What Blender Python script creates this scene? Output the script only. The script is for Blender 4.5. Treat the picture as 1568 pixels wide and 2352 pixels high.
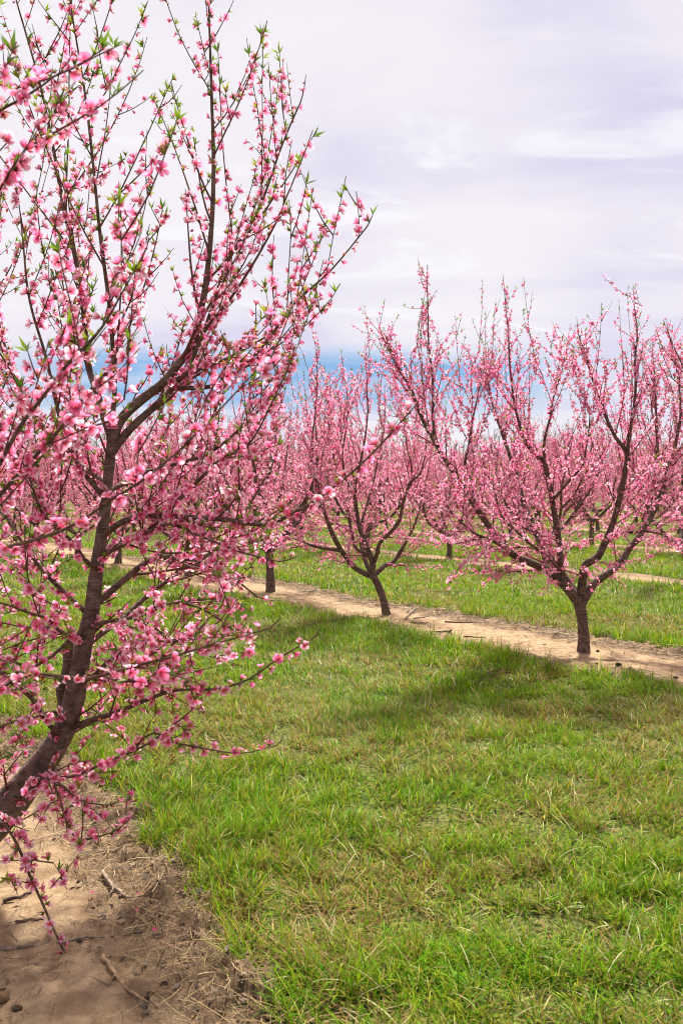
import bpy, math, random
import numpy as np
from mathutils import Matrix, Vector

# ------------------------------------------------------------------ camera, sky, sun, exposure
SC = bpy.context.scene
for o in list(bpy.data.objects):
    bpy.data.objects.remove(o)
COL = SC.collection

FPX, CX, CY, HOR = 2090.0, 784.0, 1176.0, 1110.0      # a 1568 x 2352 view of the photograph
CAM_H = 1.6
PITCH = math.atan((CY - HOR) / FPX)                   # looking slightly down
cam_data = bpy.data.cameras.new("camera")
cam = bpy.data.objects.new("camera", cam_data)
COL.objects.link(cam)
cam.location = (0, 0, CAM_H)
cam.rotation_euler = (math.pi / 2 - PITCH, 0, 0)
cam_data.sensor_fit = 'VERTICAL'
cam_data.sensor_height = 36.0
cam_data.lens = 36.0 * FPX / 2352.0
cam_data.clip_start = 0.05
cam_data.clip_end = 5000
cam_data.dof.use_dof = True
cam_data.dof.focus_distance = 5.2
cam_data.dof.aperture_fstop = 6.3
SC.camera = cam

SUN_EL, SUN_AZ = math.radians(54), math.radians(10)   # ahead of the camera
sun_dir = Vector((math.sin(SUN_AZ) * math.cos(SUN_EL), math.cos(SUN_AZ) * math.cos(SUN_EL), math.sin(SUN_EL)))
sd = bpy.data.lights.new("sun", 'SUN')
sd.energy = 5.0
sd.angle = math.radians(5.5)
sd.color = (1.0, 0.94, 0.84)
sun = bpy.data.objects.new("sun", sd)
COL.objects.link(sun)
sun.rotation_euler = (-sun_dir).to_track_quat('-Z', 'Y').to_euler()

SC.view_settings.view_transform = 'Standard'
SC.view_settings.look = 'None'
SC.view_settings.exposure = 1.0
SC.view_settings.gamma = 1.0
SC.view_settings.use_curve_mapping = False
SC.cycles.max_bounces = 6
SC.cycles.transparent_max_bounces = 6
SC.cycles.use_denoising = True
SC.cycles.filter_width = 1.05


def nn(nt, t, **kw):
    n = nt.nodes.new(t)
    for k, v in kw.items():
        setattr(n, k, v)
    return n


def math_node(nt, op, a, b=None, c=None, clamp=False):
    n = nt.nodes.new('ShaderNodeMath')
    n.operation = op
    n.use_clamp = clamp
    for i, v in enumerate((a, b, c)):
        if v is None:
            continue
        if isinstance(v, (int, float)):
            n.inputs[i].default_value = v
        else:
            nt.links.new(v, n.inputs[i])
    return n.outputs[0]


def mix_col(nt, fac, a, b, blend='MIX'):
    n = nt.nodes.new('ShaderNodeMix')
    n.data_type = 'RGBA'
    n.blend_type = blend
    for sock, v in ((n.inputs['Factor'], fac), (n.inputs[6], a), (n.inputs[7], b)):
        if isinstance(v, (int, float)):
            sock.default_value = v
        elif isinstance(v, tuple):
            sock.default_value = v if len(v) == 4 else (*v, 1)
        else:
            nt.links.new(v, sock)
    return n.outputs[2]


def smooth(nt, v, lo, hi):
    n = nt.nodes.new('ShaderNodeMapRange')
    n.interpolation_type = 'SMOOTHSTEP'
    nt.links.new(v, n.inputs[0])
    n.inputs[1].default_value = lo
    n.inputs[2].default_value = hi
    n.inputs[3].default_value = 0
    n.inputs[4].default_value = 1
    return n.outputs[0]


SKY_LOW, SKY_WISP, SKY_AZ = (0.20, 0.2, -0.09), (3.0, 1.0, 0), (5.48, 2.44, 0.92)


def build_world():
    w = bpy.data.worlds.new("World")
    SC.world = w
    w.use_nodes = True
    nt = w.node_tree
    nt.nodes.clear()
    out = nn(nt, 'ShaderNodeOutputWorld')
    bg = nn(nt, 'ShaderNodeBackground')
    bg.inputs['Strength'].default_value = 0.0515
    sky = nn(nt, 'ShaderNodeTexSky')
    sky.sky_type = 'NISHITA'
    sky.sun_disc = False
    sky.sun_elevation = SUN_EL
    sky.sun_rotation = SUN_AZ
    sky.air_density = 1.0
    sky.dust_density = 0.3
    sky.ozone_density = 2.0
    tc = nn(nt, 'ShaderNodeTexCoord')
    sep = nn(nt, 'ShaderNodeSeparateXYZ')
    nt.links.new(tc.outputs['Generated'], sep.inputs[0])
    z = sep.outputs[2]
    # cloud sheet: direction projected on a high flat layer
    zc = math_node(nt, 'ADD', math_node(nt, 'MAXIMUM', z, 0.0), 0.10)
    comb = nn(nt, 'ShaderNodeCombineXYZ')
    nt.links.new(math_node(nt, 'DIVIDE', sep.outputs[0], zc), comb.inputs[0])
    nt.links.new(math_node(nt, 'DIVIDE', sep.outputs[1], zc), comb.inputs[1])

    def noise(scale, detail, rough, dist=0.0, sx=1.0, sy=1.0, off=(0, 0, 0), rz=0.0):
        mp = nn(nt, 'ShaderNodeMapping')
        mp.inputs['Scale'].default_value = (sx, sy, 1)
        mp.inputs['Location'].default_value = off
        mp.inputs['Rotation'].default_value = (0, 0, rz)
        nt.links.new(comb.outputs[0], mp.inputs[0])
        t = nn(nt, 'ShaderNodeTexNoise')
        t.inputs['Scale'].default_value = scale
        t.inputs['Detail'].default_value = detail
        t.inputs['Roughness'].default_value = rough
        t.inputs['Distortion'].default_value = dist
        nt.links.new(mp.outputs[0], t.inputs['Vector'])
        return t.outputs['Fac']

    def dir_noise(scale, off, detail=2):
        mp = nn(nt, 'ShaderNodeMapping')
        mp.inputs['Location'].default_value = off
        nt.links.new(tc.outputs['Generated'], mp.inputs[0])
        t = nn(nt, 'ShaderNodeTexNoise')
        t.inputs['Scale'].default_value = scale
        t.inputs['Detail'].default_value = detail
        nt.links.new(mp.outputs[0], t.inputs['Vector'])
        return t.outputs['Fac']

    n_low = dir_noise(2.4, SKY_LOW, 3)
    n_fine = noise(1.5, 7, 0.6, 0.5, 0.6, 1.2, (0.7, 3.1, 0), -0.5)
    n_wisp = noise(2.4, 7, 0.6, 0.9, 0.5, 1.0, SKY_WISP, -0.9)
    n_gap = noise(0.55, 4, 0.55, 0.2, 0.5, 0.6, (1.2, 0.1, 0))
    n_az = dir_noise(2.2, SKY_AZ, 2)
    white = (9.35, 8.85, 9.25)
    lav = (6.5, 6.1, 8.3)
    # broad lavender shading of the thin cloud, faint streaks, a few bright wisps
    shade = math_node(nt, 'ADD', math_node(nt, 'MULTIPLY', n_low, 0.72), math_node(nt, 'MULTIPLY', n_fine, 0.42))
    f_lav = math_node(nt, 'MULTIPLY', smooth(nt, shade, 0.47, 0.76), 0.9)
    cloud = mix_col(nt, f_lav, white, lav)
    cloud = mix_col(nt, math_node(nt, 'MULTIPLY', smooth(nt, n_wisp, 0.53, 0.68), 0.85), cloud, (9.9, 9.6, 10.0))
    # clear gap low over the horizon, ragged edges, closing where the cloud is thicker
    el = math_node(nt, 'ADD', z, math_node(nt, 'MULTIPLY', math_node(nt, 'SUBTRACT', n_fine, 0.5), 0.045))
    el = math_node(nt, 'ADD', el, math_node(nt, 'MULTIPLY', math_node(nt, 'SUBTRACT', n_gap, 0.5), 0.045))
    gap = math_node(nt, 'MULTIPLY', smooth(nt, el, 0.060, 0.090),
                    math_node(nt, 'SUBTRACT', 1.0, smooth(nt, el, 0.115, 0.160)))
    gap = math_node(nt, 'MULTIPLY', gap, math_node(nt, 'ADD', 0.16, math_node(nt, 'MULTIPLY', smooth(nt, n_az, 0.42, 0.56), 0.84)))
    gap = math_node(nt, 'MULTIPLY', gap, math_node(nt, 'ADD', 0.55, math_node(nt, 'MULTIPLY', smooth(nt, n_fine, 0.62, 0.40), 0.45)), clamp=True)
    bluesky = mix_col(nt, 0.75, sky.outputs[0], (1.6, 4.0, 7.8))
    col = mix_col(nt, gap, cloud, bluesky)
    # pale cloud bank at the horizon
    low = math_node(nt, 'SUBTRACT', 1.0, smooth(nt, z, 0.02, 0.075))
    col = mix_col(nt, math_node(nt, 'MULTIPLY', low, 0.6), col, (8.3, 8.6, 9.3))
    # a share of the clear sky shines through everywhere
    col = mix_col(nt, 0.06, col, sky.outputs[0])
    nt.links.new(col, bg.inputs['Color'])
    nt.links.new(bg.outputs[0], out.inputs['Surface'])


build_world()

# ------------------------------------------------------------------ placing helpers
cp, sp = math.cos(PITCH), math.sin(PITCH)


def at(px, py, Y):
    """world point seen at a pixel of the 1568 x 2352 view, at distance Y ahead"""
    u, v = (px - CX) / FPX, -(py - CY) / FPX
    dx, dy, dz = u, cp + v * sp, v * cp - sp
    s = Y / dy
    return np.array((dx * s, Y, CAM_H + dz * s))


def on_ground(px, py):
    u, v = (px - CX) / FPX, -(py - CY) / FPX
    dx, dy, dz = u, cp + v * sp, v * cp - sp
    s = -CAM_H / dz
    return np.array((dx * s, dy * s, 0.0))


def to_view(P):
    """array of world points -> view pixels and depth"""
    P = np.atleast_2d(P)
    y = P[:, 1] * cp - (P[:, 2] - CAM_H) * sp
    v = P[:, 1] * sp + (P[:, 2] - CAM_H) * cp
    yy = np.maximum(y, 0.05)
    return CX + FPX * P[:, 0] / yy, CY - FPX * v / yy, y


ROW_N = np.array((0.8209, 0.5711))     # across the rows
ROW_D = np.array((-0.5711, 0.8209))    # along the rows, away and to the left
P0, DP = 0.85, 5.92


def row_xy(k, t):
    return ROW_N * (P0 + DP * k) + ROW_D * t


# ------------------------------------------------------------------ numpy value noise
def _hash(ix, iy, seed):
    h = (ix.astype(np.int64) * 374761393 + iy.astype(np.int64) * 668265263 + seed * 1442695041) & 0xffffffff
    h = ((h ^ (h >> 13)) * 1274126177) & 0xffffffff
    return ((h ^ (h >> 16)) & 0xffff) / 65535.0


def vnoise(x, y, seed=0):
    x = np.asarray(x, float); y = np.asarray(y, float)
    ix, iy = np.floor(x), np.floor(y)
    fx, fy = x - ix, y - iy
    fx = fx * fx * (3 - 2 * fx); fy = fy * fy * (3 - 2 * fy)
    a, b = _hash(ix, iy, seed), _hash(ix + 1, iy, seed)
    c, d = _hash(ix, iy + 1, seed), _hash(ix + 1, iy + 1, seed)
    return (a * (1 - fx) + b * fx) * (1 - fy) + (c * (1 - fx) + d * fx) * fy


def fbm(x, y, seed=0, octv=4, gain=0.5):
    s, a, t = 0, 1.0, 0
    for i in range(octv):
        s = s + a * vnoise(np.asarray(x) * 2 ** i, np.asarray(y) * 2 ** i, seed + 17 * i)
        t += a
        a *= gain
    return s / t


def pt_of(x, y):
    return x * ROW_N[0] + y * ROW_N[1], x * ROW_D[0] + y * ROW_D[1]


def strip_edge(p, t):
    """signed distance to the border of the nearest bare strip: negative inside it"""
    k = np.maximum(np.round((p - P0) / DP), 0)
    wide = np.where(k == 0, np.interp(t, [1.0, 2.3, 3.0, 3.8, 4.9, 6.5], [0.40, 0.47, 0.56, 0.70, 0.78, 0.66]), np.where(k == 1, 0.66, 0.46))
    half = wide + np.where(k == 0, 0.12, 0.36) * (fbm(t * 0.9 + k * 31, k * 7.7, 5, 3) - 0.5) + 0.18 * (vnoise(t * 5, k * 3 + p, 9) - 0.5)
    return np.abs(p - (P0 + DP * k)) - half


def ground_z(x, y):
    p, t = pt_of(np.asarray(x, float), np.asarray(y, float))
    e = np.clip(strip_edge(p, t) / 0.25, -1, 1)
    fade = np.clip((26 - np.hypot(x, y)) / 12, 0, 1)
    return fade * (0.05 * (fbm(x * 0.5, y * 0.5, 3, 3) - 0.5) + 0.035 * (fbm(x * 2.6, y * 2.6, 4, 2) - 0.5) * (e > 0) * np.minimum(1, np.abs(e)) + 0.02 * e)


# ------------------------------------------------------------------ mesh helpers
def make_mesh(name, V, F, mats, cols=None, midx=None, smooth_shade=False):
    V = np.ascontiguousarray(V, dtype=np.float32)
    F = np.ascontiguousarray(F, dtype=np.int32)
    n = F.shape[1]
    me = bpy.data.meshes.new(name)
    me.vertices.add(len(V)); me.vertices.foreach_set('co', V.ravel())
    me.loops.add(F.size); me.loops.foreach_set('vertex_index', F.ravel())
    me.polygons.add(len(F))
    me.polygons.foreach_set('loop_start', np.arange(0, F.size, n, dtype=np.int32))
    me.polygons.foreach_set('loop_total', np.full(len(F), n, dtype=np.int32))
    if midx is not None:
        me.polygons.foreach_set('material_index', np.ascontiguousarray(midx, dtype=np.int32))
    if smooth_shade:
        me.polygons.foreach_set('use_smooth', np.ones(len(F), dtype=bool))
    if cols is not None:
        a = me.color_attributes.new('Col', 'FLOAT_COLOR', 'POINT')
        c = np.ones((len(V), 4), np.float32); c[:, :3] = cols
        a.data.foreach_set('color', c.ravel())
    me.update(calc_edges=True)
    for m in (mats if isinstance(mats, (list, tuple)) else [mats]):
        me.materials.append(m)
    return me


class Acc:
    """collects triangles for one mesh"""
    def __init__(self):
        self.V, self.F, self.C, self.M, self.n = [], [], [], [], 0

    def add(self, V, F, C, m=0):
        V = np.asarray(V, float).reshape(-1, 3)
        F = np.asarray(F, int).reshape(-1, 3)
        C = np.broadcast_to(np.asarray(C, float), V.shape)
        self.V.append(V); self.F.append(F + self.n); self.C.append(C)
        self.M.append(np.full(len(F), m)); self.n += len(V)

    def mesh(self, name, mats, smooth_shade=False):
        return make_mesh(name, np.concatenate(self.V), np.concatenate(self.F), mats, np.concatenate(self.C), np.concatenate(self.M), smooth_shade)


def obj(name, me, parent=None, loc=None, **props):
    o = bpy.data.objects.new(name, me)
    COL.objects.link(o)
    if parent is not None:
        o.parent = parent
    if loc is not None:
        o.location = loc
    for k, v in props.items():
        o[k] = v
    return o


def empty(name, loc, **props):
    o = obj(name, None, None, loc, **props)
    o.empty_display_size = 0.2
    return o


def unit(v):
    v = np.asarray(v, float)
    return v / (np.linalg.norm(v, axis=-1, keepdims=True) + 1e-12)


def resample(pts, rad, step):
    """Catmull-Rom through control points, resampled"""
    pts = np.asarray(pts, float); rad = np.asarray(rad, float)
    n = len(pts)
    if n < 2:
        return pts, rad
    ext = np.vstack([2 * pts[0] - pts[1], pts, 2 * pts[-1] - pts[-2]])
    out, orr = [], []
    for i in range(n - 1):
        p0, p1, p2, p3 = ext[i:i + 4]
        m = max(2, int(np.linalg.norm(p2 - p1) / step) + 1)
        tt = np.linspace(0, 1, m, endpoint=(i == n - 2))[:, None]
        out.append(0.5 * (2 * p1 + (p2 - p0) * tt + (2 * p0 - 5 * p1 + 4 * p2 - p3) * tt ** 2 + (3 * p1 - p0 - 3 * p2 + p3) * tt ** 3))
        orr.append(rad[i] + (rad[i + 1] - rad[i]) * tt[:, 0])
    return np.vstack(out), np.concatenate(orr)


def tube(acc, pts, rad, sides, col, m=0, cap=True, rough=0.0, rng=None, flare=None):
    pts = np.asarray(pts, float); n = len(pts)
    tan = unit(np.gradient(pts, axis=0))
    ref = np.array((0.31, 0.87, 0.12)) if abs(tan[:, 2]).mean() > 0.5 else np.array((0.1, 0.05, 1.0))
    a = unit(np.cross(tan, ref)); b = np.cross(tan, a)
    ang = np.arange(sides) * 2 * math.pi / sides
    R = np.asarray(rad, float)[:, None] * np.ones((1, sides))
    if rough:
        s = np.concatenate([[0], np.cumsum(np.linalg.norm(np.diff(pts, axis=0), axis=1))])
        sd_ = int(rng.integers(1e6)) if rng is not None else 0
        cs, sn = np.cos(ang), np.sin(ang)
        R = R * (1 + rough * (vnoise(s[:, None] * 9 + 3 * cs[None], 3 * sn[None] + 0 * s[:, None] + sd_ % 97, sd_ % 991) - 0.5)
                 + 0.5 * rough * (vnoise(s[:, None] * 30 + 5 * cs[None], 5 * sn[None] + 0 * s[:, None], sd_ % 883) - 0.5))
    V = pts[:, None] + R[..., None] * (np.cos(ang)[None, :, None] * a[:, None] + np.sin(ang)[None, :, None] * b[:, None])
    V = V.reshape(-1, 3)
    i = np.arange(n - 1)[:, None] * sides; j = np.arange(sides)[None]; j2 = (j + 1) % sides
    q = np.stack([i + j, i + j2, i + sides + j2, i + sides + j], -1).reshape(-1, 4)
    F = np.vstack([q[:, [0, 1, 2]], q[:, [0, 2, 3]]])
    C = np.asarray(col, float)
    if C.ndim == 2:
        C = np.repeat(C, sides, axis=0)
    if cap:
        V = np.vstack([V, pts[-1] + tan[-1] * rad[-1] * 0.6])
        e = (n - 1) * sides
        F = np.vstack([F, np.array([[e + k, e + (k + 1) % sides, n * sides] for k in range(sides)])])
        if C.ndim == 2:
            C = np.vstack([C, C[-1:]])
    acc.add(V, F, C, m)


# ------------------------------------------------------------------ materials
def new_mat(name):
    m = bpy.data.materials.new(name)
    m.use_nodes = True
    nt = m.node_tree
    nt.nodes.clear()
    return m, nt, nn(nt, 'ShaderNodeOutputMaterial')


def thin_mat(name, transl, rough, spec, gain=1.0, tint=(1, 1, 1)):
    """petals, leaves, grass: reflect and let light through"""
    m, nt, out = new_mat(name)
    at_ = nn(nt, 'ShaderNodeAttribute', attribute_name='Col')
    col = mix_col(nt, 1.0, at_.outputs['Color'], (gain, gain, gain), 'MULTIPLY')
    pb = nn(nt, 'ShaderNodeBsdfPrincipled')
    nt.links.new(col, pb.inputs['Base Color'])
    pb.inputs['Roughness'].default_value = rough
    pb.inputs['Specular IOR Level'].default_value = spec
    tr = nn(nt, 'ShaderNodeBsdfTranslucent')
    nt.links.new(mix_col(nt, 1.0, col, tint, 'MULTIPLY'), tr.inputs['Color'])
    mx = nn(nt, 'ShaderNodeMixShader')
    mx.inputs[0].default_value = transl
    nt.links.new(pb.outputs[0], mx.inputs[1]); nt.links.new(tr.outputs[0], mx.inputs[2])
    nt.links.new(mx.outputs[0], out.inputs['Surface'])
    return m


M_PETAL = thin_mat('petal', 0.60, 0.6, 0.12)
M_LEAF = thin_mat('young_leaf', 0.45, 0.45, 0.4, 1.0, (1.15, 1.1, 0.6))
M_GRASS = thin_mat('grass_blade', 0.36, 0.45, 0.08, 1.0, (1.15, 1.1, 0.5))
M_STRAW = thin_mat('dry_straw', 0.1, 0.6, 0.15)


def bark_mat(name, lent=0.5):
    m, nt, out = new_mat(name)
    at_ = nn(nt, 'ShaderNodeAttribute', attribute_name='Col')
    tc = nn(nt, 'ShaderNodeTexCoord')
    n1 = nn(nt, 'ShaderNodeTexNoise')
    n1.inputs['Scale'].default_value = 22; n1.inputs['Detail'].default_value = 6; n1.inputs['Roughness'].default_value = 0.65
    nt.links.new(tc.outputs['Object'], n1.inputs['Vector'])
    mp = nn(nt, 'ShaderNodeMapping')
    mp.inputs['Scale'].default_value = (14, 14, 90)
    nt.links.new(tc.outputs['Object'], mp.inputs[0])
    n2 = nn(nt, 'ShaderNodeTexNoise')
    n2.inputs['Scale'].default_value = 1.0; n2.inputs['Detail'].default_value = 3
    nt.links.new(mp.outputs[0], n2.inputs['Vector'])
    n3 = nn(nt, 'ShaderNodeTexNoise')
    n3.inputs['Scale'].default_value = 4.0; n3.inputs['Detail'].default_value = 3
    nt.links.new(tc.outputs['Object'], n3.inputs['Vector'])
    f = smooth(nt, n1.outputs['Fac'], 0.3, 0.7)
    c = mix_col(nt, f, mix_col(nt, 1.0, at_.outputs['Color'], (0.42, 0.40, 0.38), 'MULTIPLY'), mix_col(nt, 1.0, at_.outputs['Color'], (1.5, 1.45, 1.4), 'MULTIPLY'))
    lm = math_node(nt, 'MULTIPLY', smooth(nt, n2.outputs['Fac'], 0.56, 0.68), lent)
    c = mix_col(nt, lm, c, (0.26, 0.20, 0.155))
    c = mix_col(nt, math_node(nt, 'MULTIPLY', smooth(nt, n3.outputs['Fac'], 0.6, 0.75), 0.5), c, (0.03, 0.022, 0.018))
    pb = nn(nt, 'ShaderNodeBsdfPrincipled')
    nt.links.new(c, pb.inputs['Base Color'])
    pb.inputs['Roughness'].default_value = 0.8
    pb.inputs['Specular IOR Level'].default_value = 0.25
    bm = nn(nt, 'ShaderNodeBump')
    bm.inputs['Strength'].default_value = 1.0; bm.inputs['Distance'].default_value = 0.011
    h = math_node(nt, 'ADD', n1.outputs['Fac'], math_node(nt, 'MULTIPLY', n2.outputs['Fac'], 0.8))
    nt.links.new(h, bm.inputs['Height'])
    nt.links.new(bm.outputs[0], pb.inputs['Normal'])
    nt.links.new(pb.outputs[0], out.inputs['Surface'])
    return m


M_BARK = bark_mat('peach_bark', 0.55)


def twig_mat():
    m, nt, out = new_mat('shoot_bark')
    at_ = nn(nt, 'ShaderNodeAttribute', attribute_name='Col')
    pb = nn(nt, 'ShaderNodeBsdfPrincipled')
    nt.links.new(at_.outputs['Color'], pb.inputs['Base Color'])
    pb.inputs['Roughness'].default_value = 0.55
    pb.inputs['Specular IOR Level'].default_value = 0.3
    nt.links.new(pb.outputs[0], out.inputs['Surface'])
    return m


M_TWIG = twig_mat()


def ground_mat():
    m, nt, out = new_mat('turf_soil')
    geo = nn(nt, 'ShaderNodeNewGeometry')
    def noise(s, d, r=0.6):
        n = nn(nt, 'ShaderNodeTexNoise')
        n.inputs['Scale'].default_value = s; n.inputs['Detail'].default_value = d; n.inputs['Roughness'].default_value = r
        nt.links.new(geo.outputs['Position'], n.inputs['Vector'])
        return n.outputs['Fac']
    a, b, c = noise(45, 5), noise(1.1, 4), noise(0.25, 3)
    thatch = mix_col(nt, smooth(nt, a, 0.40, 0.62), (0.03, 0.02, 0.009), (0.20, 0.145, 0.055))
    green = mix_col(nt, smooth(nt, a, 0.35, 0.65), (0.04, 0.075, 0.012), (0.12, 0.19, 0.03))
    f = smooth(nt, math_node(nt, 'ADD', math_node(nt, 'MULTIPLY', b, 0.6), math_node(nt, 'MULTIPLY', c, 0.4)), 0.38, 0.62)
    col = mix_col(nt, math_node(nt, 'ADD', 0.35, math_node(nt, 'MULTIPLY', f, 0.5)), thatch, green)
    pb = nn(nt, 'ShaderNodeBsdfPrincipled')
    nt.links.new(col, pb.inputs['Base Color'])
    pb.inputs['Roughness'].default_value = 0.95
    pb.inputs['Specular IOR Level'].default_value = 0.1
    bm = nn(nt, 'ShaderNodeBump')
    bm.inputs['Strength'].default_value = 0.8; bm.inputs['Distance'].default_value = 0.02
    nt.links.new(a, bm.inputs['Height']); nt.links.new(bm.outputs[0], pb.inputs['Normal'])
    nt.links.new(pb.outputs[0], out.inputs['Surface'])
    return m


def soil_mat(name, light, dark, litter):
    m, nt, out = new_mat(name)
    geo = nn(nt, 'ShaderNodeNewGeometry')
    at_ = nn(nt, 'ShaderNodeAttribute', attribute_name='Col')     # red: how much litter lies here
    sepc = nn(nt, 'ShaderNodeSeparateColor')
    nt.links.new(at_.outputs['Color'], sepc.inputs[0])
    # grain follows the row: stretched crust
    mp = nn(nt, 'ShaderNodeMapping')
    mp.inputs['Rotation'].default_value = (0, 0, math.atan2(ROW_D[0], ROW_D[1]))
    mp.inputs['Scale'].default_value = (1, 0.45, 1)
    nt.links.new(geo.outputs['Position'], mp.inputs[0])
    def noise(s, d, r=0.6, dist=0.0, vec=None):
        n = nn(nt, 'ShaderNodeTexNoise')
        n.inputs['Scale'].default_value = s; n.inputs['Detail'].default_value = d
        n.inputs['Roughness'].default_value = r; n.inputs['Distortion'].default_value = dist
        nt.links.new(vec if vec else geo.outputs['Position'], n.inputs['Vector'])
        return n.outputs['Fac']
    big, mid, fine, streak = noise(2.2, 4), noise(9, 5, 0.62, 0.4), noise(70, 5, 0.7), noise(13, 8, 0.75, 1.0, mp.outputs[0])
    c = mix_col(nt, smooth(nt, mid, 0.40, 0.58), dark, light)
    c = mix_col(nt, smooth(nt, big, 0.5, 0.75), c, tuple(x * 1.12 for x in light))
    c = mix_col(nt, math_node(nt, 'MULTIPLY', smooth(nt, streak, 0.54, 0.64), 0.75), c, tuple(x * 0.36 for x in dark))
    c = mix_col(nt, math_node(nt, 'MULTIPLY', smooth(nt, fine, 0.35, 0.7), 0.35), c, tuple(x * 0.75 for x in light))
    lf = math_node(nt, 'MULTIPLY', sepc.outputs[0], smooth(nt, math_node(nt, 'ADD', math_node(nt, 'MULTIPLY', mid, 0.5), math_node(nt, 'MULTIPLY', fine, 0.5)), 0.36, 0.56))
    c = mix_col(nt, lf, c, litter)
    pb = nn(nt, 'ShaderNodeBsdfPrincipled')
    nt.links.new(c, pb.inputs['Base Color'])
    pb.inputs['Roughness'].default_value = 0.92
    pb.inputs['Specular IOR Level'].default_value = 0.12
    h = math_node(nt, 'ADD', math_node(nt, 'MULTIPLY', streak, 1.5), math_node(nt, 'ADD', math_node(nt, 'MULTIPLY', fine, 0.5), mid))
    bm = nn(nt, 'ShaderNodeBump')
    bm.inputs['Strength'].default_value = 1.0; bm.inputs['Distance'].default_value = 0.022
    nt.links.new(h, bm.inputs['Height']); nt.links.new(bm.outputs[0], pb.inputs['Normal'])
    nt.links.new(pb.outputs[0], out.inputs['Surface'])
    return m


M_GROUND = ground_mat()
M_SOIL = soil_mat('bare_soil', (0.50, 0.35, 0.21), (0.32, 0.21, 0.12), (0.08, 0.052, 0.03))
M_CLOD = soil_mat('clod_soil', (0.11, 0.075, 0.045), (0.045, 0.03, 0.02), (0.05, 0.035, 0.02))
M_CLODL = soil_mat('clod_soil_pale', (0.30, 0.19, 0.10), (0.16, 0.10, 0.055), (0.1, 0.07, 0.04))

# ------------------------------------------------------------------ the ground
def grid_faces(nx, ny):
    i = np.arange(nx - 1)[:, None] * ny + np.arange(ny - 1)[None]
    return np.stack([i, i + ny, i + ny + 1, i + 1], -1).reshape(-1, 4)


def build_ground():
    a = np.linspace(-1, 1, 221)
    xs = 4.0 * np.sinh(a * 6.9) / np.sinh(0.62) * 0.10 * 4
    b = np.linspace(0, 1, 250)
    ys = -8 + 10.5 * b * 2.0 + 2400 * b ** 7
    X, Y = np.meshgrid(xs, ys, indexing='ij')
    Z = ground_z(X, Y) - 0.004
    V = np.stack([X, Y, Z], -1).reshape(-1, 3)
    o = obj('ground', make_mesh('ground', V, grid_faces(len(xs), len(ys)), M_GROUND, smooth_shade=True))
    o['kind'] = 'structure'; o['label'] = 'orchard ground under the grass between the tree rows'


def soil_z(x, y):
    """top of the bare strips"""
    p, t = pt_of(x, y)
    base = ground_z(x, y) + 0.016
    crust = 0.034 * (fbm(p * 7, t * 4, 21, 5, 0.68) - 0.5) + 0.012 * np.round(4 * fbm(p * 4, t * 2, 29, 3)) / 4
    lum = fbm(x * 13, y * 13, 23, 3, 0.6) - 0.55
    e = strip_edge(p, t)
    rim = np.clip((e + 0.35) / 0.35, 0, 1)
    clump = 0.13 * np.maximum(lum, 0) * (0.4 + 1.3 * rim)
    crumb = 0.045 * np.maximum(fbm(x * 34, y * 34, 27, 2) - 0.60, 0) * (0.35 + 1.2 * rim)
    return base + crust + clump + crumb - 0.10 * np.clip((e + 0.02) / 0.25, 0, 1)


def build_strip(k, tt, dp):
    pp = np.arange(P0 + DP * k - 1.15, P0 + DP * k + 1.15 + dp, dp)
    Pg, Tg = np.meshgrid(pp, tt, indexing='ij')
    X = Pg * ROW_N[0] + Tg * ROW_D[0]; Y = Pg * ROW_N[1] + Tg * ROW_D[1]
    Z = soil_z(X, Y)
    e = strip_edge(Pg, Tg)
    far_side = np.clip((Pg - (P0 + DP * k)) / 0.6, -1, 1)
    lit = np.clip((e + 0.34 + 0.16 * far_side) / 0.3, 0, 1) * (0.55 + 0.45 * fbm(X * 4, Y * 4, 44, 3))
    C = np.stack([lit, lit, lit], -1).reshape(-1, 3)
    V = np.stack([X, Y, Z], -1).reshape(-1, 3)
    o = obj('bare_soil_strip', make_mesh('bare_soil_strip', V, grid_faces(len(pp), len(tt)), M_SOIL, cols=C, smooth_shade=True))
    o['kind'] = 'structure'
    o['label'] = ('strip of bare tan soil under the nearest tree row' if k == 0 else
                  'strip of bare tan soil under the second tree row' if k == 1 else
                  'strip of bare tan soil under tree row number %d, far off' % (k + 1))


build_ground()
build_strip(0, np.concatenate([np.arange(-3, 0.6, 0.1), np.arange(0.6, 8.0, 0.017), np.arange(8.0, 40, 0.3)]), 0.016)
build_strip(1, np.concatenate([np.arange(-1, 24, 0.04), np.arange(24, 60, 0.3)]), 0.035)
for k_ in range(2, 7):
    build_strip(k_, np.arange(-4.0, 75.0, 0.5), 0.16)

# ------------------------------------------------------------------ blossoms and leaves: templates
def rot_to(n, spin):
    """matrices whose z axis is n, spun about it"""
    n = unit(n)
    ref = np.where(np.abs(n[:, 2:3]) < 0.9, np.array([[0, 0, 1.0]]), np.array([[1.0, 0, 0]]))
    x = unit(np.cross(ref, n)); y = np.cross(n, x)
    c, s = np.cos(spin)[:, None], np.sin(spin)[:, None]
    return np.stack([x * c + y * s, -x * s + y * c, n], -1)


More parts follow.
